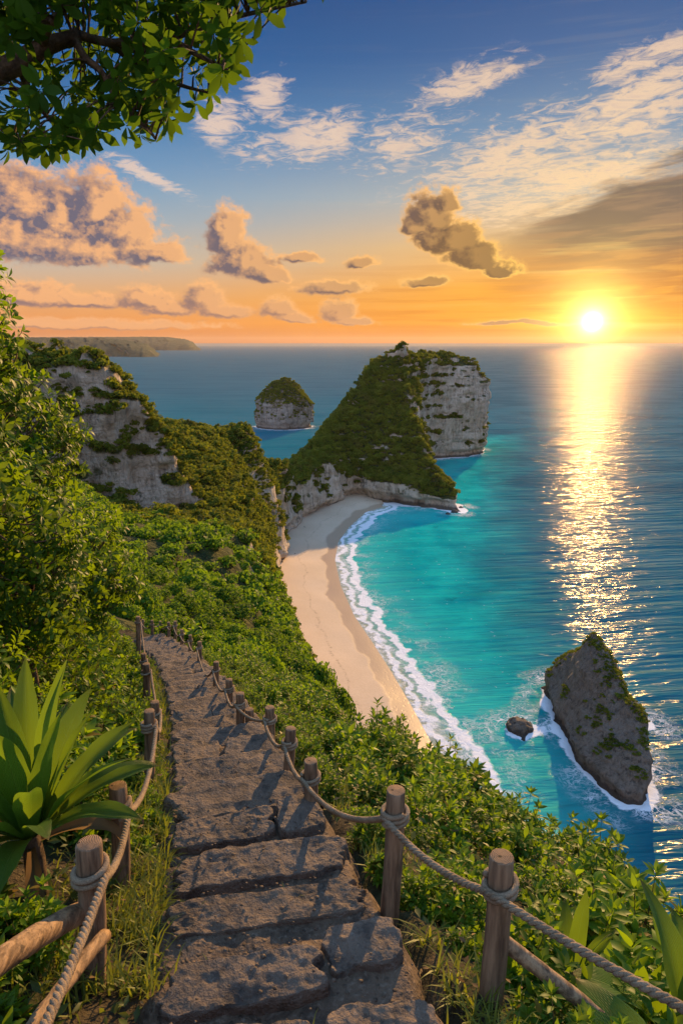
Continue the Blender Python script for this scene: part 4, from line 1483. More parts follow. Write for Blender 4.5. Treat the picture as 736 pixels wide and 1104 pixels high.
def rail(fence_obj, a, b, r, bend=0.03):
    acc = Acc()
    a, b = np.array(a), np.array(b)
    t = np.linspace(0, 1, 16)[:, None]
    p = a * (1 - t) + b * t
    p[:, 2] += np.sin(t[:, 0] * PI) * bend
    p += 0.0015 * rng.normal(size=p.shape)
    tube(acc, p - (a + b) / 2, r * (1 - 0.12 * t[:, 0]), 14, jitter=0.03)
    me = acc.mesh('rail')
    o = link('rail', me, M_RAIL, fence_obj, tuple((a + b) / 2 - np.array(fence_obj.location)))
    return o


mm, g_ = material('rail_wood')
p_ = g_.pos()
dx_, dy_, dz_ = g_.sep(p_)
q1 = g_.noise(g_.vec(dx_ * 34, dy_ * 4.0, dz_ * 30), 1.0, 6, 0.62); q2 = g_.noise(p_, 14.0, 4, 0.6)
cc_ = g_.mix(g_.sm(0.34, 0.66, q1), (0.12, 0.070, 0.036, 1), (0.36, 0.225, 0.115, 1))
cc_ = g_.mix(g_.sm(0.58, 0.66, q2) * 0.8, cc_, (0.045, 0.028, 0.018, 1))
g_.out(g_.bsdf(cc_, 0.75, g_.bump(q1 * 0.8 + q2 * 0.3, 0.02, 1.0), 0.3))
M_RAIL = mm
b1 = on_ground(100, 1055)
rail(left_fence, (b1[0] - 0.03, b1[1] + 0.02, b1[2] + 0.34), (-1.16, 1.55, EYE - 1.86), 0.048)
rail(left_fence, (b1[0] + 0.10, b1[1] - 0.06, b1[2] + 0.30), (-1.06, 1.75, EYE - 2.24), 0.030, 0.01)
b2 = on_ground(528, 1085)
rail(right_fence, (b2[0] + 0.03, b2[1] + 0.04, b2[2] + 0.33), (b2[0] + 0.62, b2[1] - 0.25, b2[2] + 0.02), 0.034, 0.0)

# ------------------------------------------------------------------ plants
def leaf(L, W, rows=4, kind='lance', fold=0.25, droop=0.25, pet=0.06):
    t = np.linspace(0, 1, rows + 1)
    if kind == 'lance': w = np.sin(np.clip(t, 0, 1) ** 0.85 * PI) ** 0.9
    elif kind == 'obovate': w = np.sin(np.clip(t, 0, 1) ** 1.45 * PI) ** 0.8
    elif kind == 'ovate': w = np.sin(np.clip(t, 0, 1) ** 0.62 * PI) ** 0.9
    else: w = np.interp(t, [0, 0.08, 0.35, 0.7, 0.9, 1], [0.55, 0.62, 1.0, 0.78, 0.35, 0.0])
    w = w * W / 2
    y = pet * L + t * L * (1 - pet)
    zc = -droop * L * t ** 2
    V = []
    for i in range(rows + 1):
        V += [(-w[i], y[i], zc[i] + fold * w[i]), (0, y[i], zc[i]), (w[i], y[i], zc[i] + fold * w[i])]
    Q = []
    for i in range(rows):
        a = i * 3
        Q += [(a, a + 1, a + 4, a + 3), (a + 1, a + 2, a + 5, a + 4)]
    return np.array(V), np.array(Q)


def shoot_leaves(lv, base, d, n, spread, r, size):
    """leaves round a shoot's tip, with some down the stem; returns M, pos, scale"""
    x = norm(np.cross(d, np.array([0.31, 0.52, 0.79])))
    y = np.cross(d, x)
    k = np.arange(n)
    a = k * 2.399 + r.uniform(0, 6)
    th = np.interp(k / max(n - 1, 1), [0, 1], spread) + r.normal(size=n) * 0.13
    dirs = np.cos(th)[:, None] * d + np.sin(th)[:, None] * (np.cos(a)[:, None] * x + np.sin(a)[:, None] * y)
    up = norm(d + r.normal(size=(n, 3)) * 0.12)
    M = basis(dirs, up)
    return M, size * r.uniform(0.72, 1.15, n)


def make_shrub(seed, R, H, shoots, L, W, per, kind='lance', stem_leaves=6, spread=(0.35, 1.25), sprigs=3, rows=3):
    """a leafy shrub: stems from one foot, leaves in rosettes up every shoot"""
    r = np.random.default_rng(seed)
    lv, lq = leaf(L, W, rows, kind)
    A, B = Acc(), Acc()
    Ms, Ps, Ss = [], [], []
    for s in range(shoots):
        el = math.asin(r.uniform(0.0, 1.0) ** 0.8)
        a = r.uniform(0, 2 * PI)
        q = r.uniform(0.70, 1.0)
        tip = np.array([math.cos(a) * math.cos(el) * R * q, math.sin(a) * math.cos(el) * R * q, (0.12 + 0.88 * math.sin(el)) * H * q])
        if s < sprigs: tip = np.array([tip[0] * 0.6, tip[1] * 0.6, H * r.uniform(1.12, 1.42)])
        foot = np.array([r.normal() * 0.06, r.normal() * 0.06, -0.1])
        midp = np.array([tip[0] * 0.55, tip[1] * 0.55, tip[2] * 0.38])
        pts = bez(foot, midp, tip, 9)
        tube(B, pts, np.linspace(0.010, 0.0028, 9), 4, caps=False)
        d = norm(norm(pts[-1] - pts[-3]) + np.array([0, 0, 0.35]))
        M, sc = shoot_leaves(lv, tip, d, per, spread, r, 1.0)
        Ms.append(M); Ps.append(np.repeat(tip[None, :], per, 0) - d * np.linspace(0, 0.05, per)[:, None]); Ss.append(sc)
        ts = r.uniform(0.45, 0.97, stem_leaves)
        idx = ts * 8
        i0 = np.minimum(idx.astype(int), 7)
        pp = pts[i0] + (pts[i0 + 1] - pts[i0]) * (idx - i0)[:, None]
        M, sc = shoot_leaves(lv, tip, d, stem_leaves, (0.9, 1.4), r, 1.0)
        Ms.append(M); Ps.append(pp); Ss.append(sc)
    stamp(A, lv, lq, np.concatenate(Ms), np.concatenate(Ps), np.concatenate(Ss))
    return A.mesh('leafy_shrub'), B.mesh('stems')


def make_crown(seed, R, whorls, L, W, per, kind='obovate', inner=0.5, flat=0.9, lumps=9):
    """a tall bush's crown: rosettes on twigs through the outer half of a lumpy volume; origin at its middle"""
    r = np.random.default_rng(seed)
    lv, lq = leaf(L, W, 3, kind, 0.2, 0.3)
    A, B = Acc(), Acc()
    lc = norm(r.normal(size=(lumps, 3))) * r.uniform(0.35, 0.62, (lumps, 1)) * R
    lr = r.uniform(0.36, 0.55, lumps) * R
    Ms, Ps, Ss = [], [], []
    for s in range(whorls):
        k = r.integers(0, lumps)
        d0 = norm(r.normal(size=3) + norm(lc[k]) * 0.5)
        tip = lc[k] + d0 * lr[k] * r.uniform(inner, 1.06)
        tip[2] *= flat
        d = norm(norm(tip) * 0.6 + d0 * 0.6 + np.array([0, 0, 0.35]) + r.normal(size=3) * 0.25)
        M, sc = shoot_leaves(lv, tip, d, per, (0.5, 1.45), r, 1.0)
        Ms.append(M); Ps.append(np.repeat(tip[None, :], per, 0) - d * np.linspace(0, 0.05, per)[:, None]); Ss.append(sc)
        if s % 2 == 0:
            a = tip - d * r.uniform(0.25, 0.5) * R * 0.6 - np.array([0, 0, 0.10])
            tube(B, bez(a, (a + tip) / 2 - np.array([0, 0, 0.05]), tip, 5), np.linspace(0.009, 0.003, 5), 4, caps=False)
    for s in range(lumps):
        tube(B, bez((0, 0, -R * 1.0), lc[s] * 0.3, lc[s] * 1.1, 8), np.linspace(0.035, 0.010, 8), 5, caps=False)
    stamp(A, lv, lq, np.concatenate(Ms), np.concatenate(Ps), np.concatenate(Ss))
    return A.mesh('tall_bush'), B.mesh('branches')


def bark_material():
    m, g = material('bark')
    p = g.pos()
    n = g.noise(p, 22.0, 6, 0.65); n2 = g.noise(p, 4.0, 3, 0.5)
    c = g.mix(g.sm(0.35, 0.68, n * 0.7 + n2 * 0.3), (0.055, 0.036, 0.022, 1), (0.20, 0.125, 0.07, 1))
    g.out(g.bsdf(c, 0.85, g.bump(n, 0.02, 1.0), 0.25))
    return m


def strap_material():
    m, g = material('strap_leaf')
    p = g.pos()
    t = g.attr('across')
    r = g.island()
    n = g.noise(p, 9.0, 4, 0.6)
    vein = g.math('SINE', t * 62.0) * 0.6 + g.math('SINE', (g.attr('along') * 26.0 - g.math('ABSOLUTE', t) * 5.0) * 6.28) * 0.25
    mid = g.sm(0.06, 0.0, g.math('ABSOLUTE', t))
    edge = g.sm(0.90, 1.0, g.math('ABSOLUTE', t))
    c = g.mix(g.sat(r * 0.6 + n * 0.5 - 0.1), (0.028, 0.105, 0.016, 1), (0.095, 0.210, 0.024, 1))
    c = g.mix(g.mx(mid * 0.6, edge * 0.5), c, (0.17, 0.27, 0.06, 1))
    n4 = g.noise(p, 55.0, 4, 0.65)
    c = g.mix(g.sm(0.66, 0.74, n4) * 0.55, c, (0.11, 0.085, 0.03, 1))
    tipb = g.sm(0.93, 0.985, g.attr('along') + (n4 - 0.5) * 0.06)
    c = g.mix(tipb * 0.9, c, (0.16, 0.10, 0.04, 1))
    b = g.bump(vein * 0.5 + n * 0.6 - mid * 1.0 + n4 * 0.3, 0.008, 0.9)
    a = g.bsdf(c, g.sm(0.3, 0.7, n4, 'LINEAR', 0.38, 0.60), b, 0.35)
    tr = g.shader('ShaderNodeBsdfTranslucent', Color=g.mix(r, (0.16, 0.32, 0.015, 1), (0.30, 0.42, 0.02, 1)))
    g.out(g.mixsh(0.42, a, tr))
    return m


M_BARK, M_STRAP = bark_material(), strap_material()
M_STEM = M_BARK


def strap_leaf(acc, ac, base, az, el, L, W, bend, twist=0.0, kind='strap', rows=16, cols=6, fold=0.28, seed=0):
    """one long leaf rising and arching over"""
    t = np.linspace(0, 1, rows + 1)
    ang = el - bend * t ** 1.6
    ds = L / rows
    rr = np.concatenate([[0], np.cumsum(np.cos(ang[:-1]) * ds)])
    zz = np.concatenate([[0], np.cumsum(np.sin(ang[:-1]) * ds)])
    if kind == 'strap': w = np.interp(t, [0, 0.12, 0.45, 0.72, 0.9, 1], [0.42, 0.55, 1.0, 0.82, 0.40, 0.0])
    else: w = np.interp(t, [0, 0.18, 0.24, 0.40, 0.55, 0.8, 0.93, 1], [0.05, 0.05, 0.35, 0.92, 1.0, 0.66, 0.28, 0.0])
    w = w * W / 2
    ca, sa = math.cos(az), math.sin(az)
    s = np.linspace(-1, 1, cols + 1)
    V, a2 = [], []
    for i in range(rows + 1):
        nx, nz = -math.sin(ang[i]), math.cos(ang[i])
        wav = 0.10 * np.sin(t[i] * 14 + seed + s * 2) * np.abs(s) * w[i]
        for j in range(cols + 1):
            side = s[j] * w[i]
            lift = fold * abs(s[j]) * w[i] + wav[j] + math.sin(twist * t[i]) * side * 0.5
            fr = rr[i] + nx * lift
            V.append((base[0] + ca * fr - sa * side, base[1] + sa * fr + ca * side, base[2] + zz[i] + nz * lift))
            a2.append((s[j], t[i]))
    n = cols + 1
    Q = [(i * n + j, i * n + j + 1, (i + 1) * n + j + 1, (i + 1) * n + j) for i in range(rows) for j in range(cols)]
    acc.add(V, q=Q)
    ac.extend(a2)


def with_across(acc, ac, name):
    me = acc.mesh(name)
    a = me.attributes.new('across', 'FLOAT', 'POINT')
    ac = np.array(ac, dtype=np.float32)
    a.data.foreach_set('value', np.ascontiguousarray(ac[:, 0]))
    a = me.attributes.new('along', 'FLOAT', 'POINT')
    a.data.foreach_set('value', np.ascontiguousarray(ac[:, 1]))
    return me


# ---- the big strap-leaved plant by the left fence: each leaf a part of its own
pb = np.array([-1.66, 3.12, 0.0]); pb[2] = float(near_h(pb[0], pb[1])) + 0.42
plant = empty('strap_leaved_plant', tuple(pb))
tag(plant, 'large plant with a rosette of broad glossy strap leaves beside the inland rope fence', 'plant')
r0 = np.random.default_rng(4)
spec = []
for k in range(30):
    f = k / 29
    spec.append((k * 2.399 + r0.uniform(-0.2, 0.2), 1.45 - 0.95 * f + r0.uniform(-0.08, 0.08), r0.uniform(0.78, 0.98) * (1 - 0.25 * f), r0.uniform(0.125, 0.16), 0.15 + 0.65 * f + r0.uniform(0, 0.25)))
for (a, e, L, W, bd) in spec:
    acc, ac = Acc(), []
    strap_leaf(acc, ac, (0.05 * math.cos(a), 0.05 * math.sin(a), 0.0), a, e, L, W, bd, r0.uniform(-0.6, 0.6), seed=r0.uniform(0, 6))
    link('leaf', with_across(acc, ac, 'leaf'), M_STRAP, plant)
M_DEAD = leaf_material('dead_leaf', (0.13, 0.075, 0.03, 1), (0.24, 0.15, 0.065, 1), (0.2, 0.11, 0.03, 1), 0.8, 0.25, spec=0.1)
for (a, L) in ((-1.1, 0.62), (0.5, 0.55), (2.4, 0.6), (-2.3, 0.5)):
    acc, ac = Acc(), []
    strap_leaf(acc, ac, (0.05 * math.cos(a), 0.05 * math.sin(a), -0.06), a, 0.15, L, 0.085, 1.9, 1.4, seed=a, fold=0.5)
    tag(link('leaf', with_across(acc, ac, 'leaf'), M_DEAD, plant), 'withered brown leaf hanging down')
acc = Acc()
tube(acc, [(0, 0, -0.65), (0.01, 0, -0.15), (0, 0, 0.08)], [0.05, 0.055, 0.04], 10)
link('stem', acc.mesh('stem'), M_BARK, plant)


def broad_plant(x, y, label, leaves, L, W, seed, kind='broad', lift=0.0, azc=None, els=(0.55, 1.3), bend=(0.5, 1.1)):
    r = np.random.default_rng(seed)
    z = float(near_h(x, y)) + lift
    o = empty('broad_leaved_plant', (x, y, z))
    tag(o, label, 'plant')
    for k in range(leaves):
        acc, ac = Acc(), []
        a = (k * 2.399 + r.uniform(-0.3, 0.3)) if azc is None else azc + r.uniform(-1.3, 1.3)
        strap_leaf(acc, ac, (0.03 * math.cos(a), 0.03 * math.sin(a), 0), a, r.uniform(*els), L * r.uniform(0.75, 1.1), W * r.uniform(0.8, 1.1), r.uniform(*bend), r.uniform(-0.7, 0.7), kind=kind, seed=r.uniform(0, 6), fold=0.2)
        link('leaf', with_across(acc, ac, 'leaf'), M_STRAP, o)
    return o


broad_plant(1.70, 2.62, 'plant with one very large pale pointed leaf standing behind the seaward rope', 6, 0.86, 0.26, 21, lift=0.15, els=(0.9, 1.45), bend=(0.3, 0.9))
broad_plant(1.28, 1.95, 'low plant of broad dark leaves beneath the nearest seaward rope', 9, 0.58, 0.22, 22, lift=0.05, els=(0.35, 1.0))
broad_plant(1.22, 2.95, 'clump of upright lance-shaped leaves behind the nearest seaward post', 14, 0.46, 0.085, 23, kind='strap', lift=0.1, els=(0.8, 1.45), bend=(0.2, 0.8))
broad_plant(2.15, 3.35, 'clump of pointed broad leaves at the right edge below the sea stack', 10, 0.52, 0.15, 24, lift=0.25, els=(0.6, 1.4), bend=(0.4, 1.1))
broad_plant(-1.85, 2.1, 'low plant of broad soft leaves below the strap-leaved rosette, beside the log rail', 9, 0.36, 0.17, 25, lift=0.1, els=(0.3, 1.1))

# ---- leafy shrubs
SH = [make_shrub(101, 0.62, 0.72, 70, 0.140, 0.054, 9, rows=4), make_shrub(102, 0.58, 0.84, 62, 0.155, 0.058, 9, sprigs=6, rows=4), make_shrub(103, 0.70, 0.62, 84, 0.105, 0.054, 9, 'ovate'), make_shrub(104, 0.54, 0.66, 60, 0.165, 0.070, 8, 'obovate', rows=4), make_shrub(105, 0.60, 0.60, 40, 0.230, 0.100, 7, 'ovate', stem_leaves=5, rows=5)]
proto = []
for k, (a, b) in enumerate(SH):
    o = link('leafy_shrub', a, M_LEAF)
    link('stem', b, M_STEM, o)
    proto.append(o)
r1 = np.random.default_rng(31)
spots = []
# seaward side, close
for row, (q0, q1, y0, y1, st, sc) in enumerate([(0.74, 0.92, 2.9, 20.5, 0.36, 0.30), (1.0, 1.5, 1.3, 20.5, 0.52, 0.50), (1.5, 2.4, 1.6, 20.5, 0.60, 0.76), (2.4, 3.5, 1.8, 20.5, 0.72, 0.82), (3.5, 5.0, 2.2, 21.0, 0.9, 0.86), (5.0, 6.4, 2.5, 21.0, 1.2, 1.0)]):
    y = y0
    while y < y1:
        q = r1.uniform(q0, q1)
        f = min(1.0, 0.62 + y / 30)
        spots.append((float(path_x(y)) + q, y, sc * r1.uniform(0.8, 1.15) * (1.0 if y > 4 else 0.85), 'sea'))
        y += st * r1.uniform(0.75, 1.25) * (1 + y / 26)
# inland side
for row, (q0, q1, y0, y1, st, sc) in enumerate([(-0.92, -0.72, 3.0, 20.5, 0.5, 0.20), (-1.15, -0.95, 3.6, 20.5, 0.5, 0.32), (-1.5, -1.08, 3.2, 20.5, 0.8, 0.5), (-2.3, -1.5, 1.2, 20.5, 0.75, 0.85), (-3.4, -2.3, 2.2, 21.0, 0.95, 1.15), (-4.8, -3.4, 3.0, 22.0, 1.3, 1.35)]):
    y = y0
    while y < y1:
        q = r1.uniform(q0, q1)
        x_ = float(path_x(y)) + q
        if math.hypot(x_ - pb[0], y - pb[1]) > 0.75 and not (y < 3.0 and x_ > -1.55):
            spots.append((x_, y, sc * r1.uniform(0.8, 1.15) * (0.8 if y < 3 else 1.0), 'land'))
        y += st * r1.uniform(0.75, 1.25) * (1 + y / 26)
for (x, y, s) in [(-1.45, 1.5, 0.42), (-1.75, 1.75, 0.5), (-1.5, 2.15, 0.42), (-2.1, 2.2, 0.6), (-1.75, 2.5, 0.5), (-2.3, 2.75, 0.7), (-1.42, 2.55, 0.36), (-1.25, 1.25, 0.3), (-2.0, 1.4, 0.5), (-1.32, 1.95, 0.32)]:
    spots.append((x, y, s, 'land'))
for (x, y, s) in [(0.98, 2.5, 0.42), (1.05, 2.15, 0.4), (1.3, 2.5, 0.5), (0.92, 2.85, 0.45), (1.5, 1.75, 0.42), (1.55, 2.2, 0.5), (1.9, 2.3, 0.6), (1.0, 1.75, 0.34)]:
    spots.append((x, y, s, 'sea'))
# round the end of the path
for k in range(16):
    y = r1.uniform(21.5, 25.5)
    spots.append((r1.uniform(-6.2, 0.5), y + 0.5, r1.uniform(0.9, 1.3), 'end'))
GR = {'sea': ('leafy shrubs on the seaward side of the steps', 'leafy green shrub growing on the slope seaward of the rope fence'),
      'land': ('leafy shrubs on the inland side of the steps', 'leafy green shrub growing in the bank inland of the stone steps'),
      'end': ('leafy shrubs beyond the end of the steps', 'leafy green shrub growing where the stone steps bend out of sight')}
used = [False] * 5
for i, (x, y, s, side) in enumerate(spots):
    k = int(r1.choice(5, p=[0.24, 0.24, 0.2, 0.2, 0.12] if y > 4.5 else [0.18, 0.18, 0.10, 0.20, 0.34]))
    loc = (x, y, float(near_h(x, y)) - 0.03)
    if not used[k]:
        used[k] = True
        o = proto[k]
        o.location = loc; o.scale = (s, s, s); o.rotation_euler = (0, 0, r1.uniform(0, 6.28))
    else:
        o = vcopy(proto[k], loc, (r1.uniform(-0.12, 0.12), r1.uniform(-0.12, 0.12), r1.uniform(0, 6.28)), s)
    tag(o, GR[side][1], 'shrub', GR[side][0])

# ---- tall bushes that wall the path on the left
CR = [make_crown(201, 1.7, 760, 0.120, 0.052, 9), make_crown(202, 1.6, 720, 0.125, 0.054, 9), make_crown(203, 1.2, 520, 0.115, 0.050, 9)]
crowns = [(-4.15, 6.7, -1.15, 0, 1.0, 'tall dense bush at the left edge, in front of the paler bushes of the bank', 0.3), (-3.65, 6.2, 0.22, 2, 0.78, 'uppermost leafy bush crown at the left edge, just under the sunset clouds', 1.0),
          (-4.75, 6.4, -0.5, 1, 1.0, None, 2.2), (-4.3, 8.6, -2.2, 1, 0.95, None, 4.0), (-5.0, 9.4, -1.3, 0, 1.0, None, 5.0), (-5.0, 11.6, -3.9, 2, 1.25, None, 1.0),
          (-3.45, 4.9, -2.45, 2, 0.78, None, 2.0), (-6.2, 13.8, -4.1, 1, 1.0, None, 3.0), (-3.6, 7.2, -2.6, 2, 0.85, None, 0.4), (-6.6, 12.0, -2.6, 0, 1.0, None, 2.0), (-7.6, 16.5, -4.9, 1, 1.05, None, 5.5), (-8.6, 19.5, -6.2, 0, 1.0, None, 0.7)]
cp = []
for k, (a, b) in enumerate(CR):
    cp.append((a, b))
for (x, y, dz, k, s, lab, rz) in crowns:
    z = EYE + dz - 0.05
    gz = float(near_h(x, y))
    o = link('tall_bush', CR[k][0], M_LEAF, None, (x, y, z), (0, 0, rz), s)
    link('branches', CR[k][1], M_STEM, o)
    acc = Acc()
    tz = (gz - 0.2 - z) / s
    tube(acc, bez((0.05, 0.05, tz), (0.1, -0.05, tz * 0.6 - 0.2), (0, 0, -0.4), 10), np.linspace(0.07, 0.035, 10), 8)
    link('trunk', acc.mesh('trunk'), M_BARK, o)
    tag(o, lab or 'tall leafy bush in the green wall of bushes up the bank left of the steps', 'bush', 'tall bushes up the bank')

# ---- the tree whose bough hangs over the view
def overhanging_tree():
    r = np.random.default_rng(77)
    W = lambda px, py, y: at_y(px, py, y)
    foot = np.array([-4.3, 2.9, float(near_h(-4.3, 2.9)) - 0.3])
    o = empty('overhanging_tree', tuple(foot))
    tag(o, 'tree whose leafy bough hangs into the sky at the top left corner', 'tree')
    B = Acc()
    fork = np.array([-3.0, 3.4, EYE + 0.55])
    main = spline([foot, foot + (0.25, 0.1, 1.3), (-3.65, 3.2, EYE - 0.5), fork, W(0, 78, 3.6), W(45, 52, 3.65), W(86, 38, 3.7)], 8)
    tube(B, main, np.interp(np.linspace(0, 1, len(main)), [0, 0.5, 0.75, 1], [0.11, 0.065, 0.045, 0.032]), 9, jitter=0.04)
    limbs = [
        [W(86, 38, 3.7), W(120, 46, 3.75), W(180, 42, 3.8), W(240, 22, 3.9), W(300, 8, 4.0), W(330, 2, 4.05)],
        [W(80, 40, 3.7), W(92, 62, 3.6), W(110, 78, 3.55), W(128, 110, 3.55), W(160, 140, 3.6), W(168, 150, 3.6)],
        [W(45, 52, 3.65), W(60, 20, 3.5), W(110, -20, 3.4), W(190, -40, 3.4)],
        [W(20, 65, 3.6), W(30, 95, 3.8), W(50, 125, 3.9), W(75, 150, 3.95)],
        [W(120, 46, 3.75), W(150, 70, 3.9), W(190, 90, 4.0), W(225, 100, 4.05)],
        [W(180, 42, 3.8), W(215, 60, 3.6), W(245, 75, 3.6)],
        [W(0, 78, 3.6), W(-20, 110, 3.4), W(10, 145, 3.4), W(30, 155, 3.45)],
        [W(-60, 60, 3.5), W(-80, -40, 3.6), W(-20, -120, 3.8), W(60, -150, 3.9)],
        [W(-120, 90, 3.4), W(-220, 0, 3.3), W(-300, -140, 3.2)],
    ]
    sk = [main[len(main) // 2:]]
    for l in limbs:
        p = spline(l, 7)
        sk.append(p)
        tube(B, p, np.linspace(0.021, 0.006, len(p)), 6, caps=False, jitter=0.05)
    SK = np.concatenate(sk)
    lv, lq = leaf(0.100, 0.042, 4, 'obovate', 0.18, 0.25)
    A = Acc()
    outline = [(-300, -320), (100, -260), (260, -160), (350, -30), (345, 8), (300, 22), (285, 45), (258, 62), (245, 90), (228, 118), (205, 128), (178, 158), (150, 150), (112, 138), (96, 158), (62, 160), (40, 172), (0, 165), (-120, 190), (-300, 150)]
    O = np.array(outline, dtype=float)
    Ms, Ps, Ss = [], [], []
    n = 0
    while n < 1150:
        px, py = r.uniform(-300, 350), r.uniform(-320, 190)
        sd = poly_sd(np.array([px]), np.array([py]), O)[0]
        if sd < 3: continue
        if px > 170 and py > -20 and r.random() < 0.32: continue
        tip = W(px, py, r.uniform(3.15, 4.35))
        dist = np.linalg.norm(SK - tip, axis=1)
        a = SK[np.argmin(dist)]
        if dist.min() > 0.75: continue
        if line_d(np.array([px]), np.array([py]), [(-40, 100), (0, 78), (45, 52), (86, 38), (120, 46)])[0] < 20 and tip[1] < 3.85: continue
        n += 1
        d = norm(norm(tip - a) * 0.7 + np.array([0.35, 0.05, -0.55]) + r.normal(size=3) * 0.3)
        per = int(r.integers(6, 10))
        M, sc = shoot_leaves(lv, tip, d, per, (0.65, 1.5), r, 1.0)
        Ms.append(M); Ps.append(np.repeat(tip[None, :], per, 0)); Ss.append(sc)
        tube(B, bez(a, (a + tip) / 2 + np.array([0, 0, 0.05]), tip, 5), np.linspace(0.006, 0.0025, 5), 4, caps=False)
    stamp(A, lv, lq, np.concatenate(Ms), np.concatenate(Ps) , np.concatenate(Ss))
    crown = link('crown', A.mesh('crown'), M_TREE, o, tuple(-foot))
    link('trunk', B.mesh('trunk'), M_BARK, o, tuple(-foot))


overhanging_tree()

# ---- grass and litter along the foot of the fences
def blades(n, pts, lo, hi, seed):
    r = np.random.default_rng(seed)
    A = Acc()
    base = np.array([(-0.5, 0, 0), (0.5, 0, 0), (-0.38, 0.30, 0.42), (0.38, 0.30, 0.42), (-0.16, 0.72, 0.62), (0.16, 0.72, 0.62), (0, 1.0, 0.60)])
    q = np.array([(0, 1, 3, 2), (2, 3, 5, 4), (4, 5, 6, 6)])[:2]
    tri = np.array([(4, 5, 6)])
    a = r.uniform(0, 2 * PI, n)
    L = r.uniform(lo, hi, n)
    wd = r.uniform(0.007, 0.014, n)
    M = np.zeros((n, 3, 3))
    st = r.uniform(0.5, 1.3, n)
    M[:, 0, 0] = np.cos(a) * wd; M[:, 1, 0] = np.sin(a) * wd
    M[:, 0, 1] = -np.sin(a) * L * 0.6 / st; M[:, 1, 1] = np.cos(a) * L * 0.6 / st
    M[:, 2, 2] = L * st
    V = np.einsum('nij,kj->nki', M, base) + pts[:, None, :]
    off = (np.arange(n) * 7)[:, None, None]
    A.add(V.reshape(-1, 3), q=(q[None] + off).reshape(-1, 4), t=(tri[None] + off).reshape(-1, 3))
    return A


N = 15000
yy = 1.2 + 14 * rng.random(N) ** 1.4
left = rng.random(N) < 0.66
qq = np.where(left, -0.64 - np.abs(rng.normal(size=N)) * 0.30, 0.66 + np.abs(rng.normal(size=N)) * 0.26)
cl = fbm(np.stack([qq * 2.5, yy * 2.5, 0 * yy], -1), 2) > -0.28
qq, yy = qq[cl], yy[cl]
xx = path_x(yy) + qq
pts = np.stack([xx, yy, near_h(xx, yy) - 0.02], -1)
# weeds in the joints of the steps
n_ = 420
ly = np.array(LIPS)[rng.integers(2, 20, n_)]
wu = np.where(rng.random(n_) < 0.6, rng.choice([-0.6, 0.5, -0.55, 0.02], n_) + rng.normal(size=n_) * 0.05, rng.uniform(-0.6, 0.5, n_))
wy = ly + rng.normal(size=n_) * 0.04 - np.sin([heading(q) for q in ly]) * wu
pts = np.concatenate([pts, np.stack([path_x(ly) + wu, wy, path_z(ly) - 0.02], -1)])
M_GRASS = leaf_material('grass_blade', (0.060, 0.115, 0.012, 1), (0.19, 0.20, 0.025, 1), (0.32, 0.36, 0.025, 1), 0.5, 0.45, spec=0.3)
tag(link('grass', blades(len(pts), pts, 0.07, 0.24, 3).mesh('grass'), M_GRASS), kind='stuff')

# low herbs and fallen leaves under the shrubs
lv, lq = leaf(0.055, 0.024, 2, 'ovate', 0.2, 0.2)
N = 42000
yy = rng.uniform(0.5, 23, N) ** 1.0
qq = np.where(rng.random(N) < 0.55, rng.uniform(0.70, 6.0, N), rng.uniform(-5.0, -0.70, N))
xx = path_x(yy) + qq
zz = near_h(xx, yy) + np.abs(rng.normal(size=N)) * 0.11 * np.clip((np.abs(qq) - 0.8) * 2.5, 0.2, 1)
d = norm(np.stack([rng.normal(size=N), rng.normal(size=N), rng.normal(size=N) * 0.5], -1))
up = norm(np.stack([rng.normal(size=N) * 0.4, rng.normal(size=N) * 0.4, np.ones(N)], -1))
acc = Acc()
stamp(acc, lv, lq, basis(d, up), np.stack([xx, yy, zz], -1), rng.uniform(0.6, 1.5, N) * (1 + yy / 20))
M_HERB = leaf_material('herb_leaf', (0.022, 0.050, 0.010, 1), (0.090, 0.120, 0.018, 1), (0.22, 0.25, 0.02, 1), 0.5, 0.4, dry=(0.16, 0.085, 0.03, 1), spec=0.3)
tag(link('undergrowth', acc.mesh('undergrowth'), M_HERB), kind='stuff')
N = 420
yy = rng.uniform(1.3, 9.0, N)
qq = np.sign(rng.normal(size=N)) * (0.98 - np.abs(rng.normal(size=N)) * 0.22)
xx = path_x(yy) + qq
acc = Acc()
d = norm(np.stack([rng.normal(size=N), rng.normal(size=N), rng.normal(size=N) * 0.15], -1))
kk = np.clip(np.searchsorted(np.array(LIPS), yy), 1, len(LIPS) - 1)
lo = np.array(LIPS)[kk - 1]; hi = np.array(LIPS)[kk]
zz = path_z((lo + hi) / 2) + np.where((yy - lo) / (hi - lo) > 0.35, 0.095, 0.015)
stamp(acc, lv, lq, basis(d, norm(np.stack([rng.normal(size=N) * 0.2, rng.normal(size=N) * 0.2, np.ones(N)], -1))), np.stack([xx, yy, zz], -1), rng.uniform(0.4, 1.1, N))
M_DRY = leaf_material('dry_leaf', (0.10, 0.055, 0.02, 1), (0.26, 0.16, 0.06, 1), (0.2, 0.1, 0.03, 1), 0.7, 0.2, spec=0.2)
tag(link('fallen_leaves', acc.mesh('fallen_leaves'), M_DRY), kind='stuff')

# ---- bushes down the slope below the path
TM = [bush_template(1900, 0.082, s, 0.9, 9) for s in (21, 22, 23, 24, 25)]
HV, HN = coords(hill.data), vert_normals(hill.data)
r2 = np.random.default_rng(55)
ok = np.where((HV[:, 1] > 22) & (HV[:, 1] < 165) & (HV[:, 2] > 12) & (HN[:, 2] > 0.12))[0]
r2.shuffle(ok)
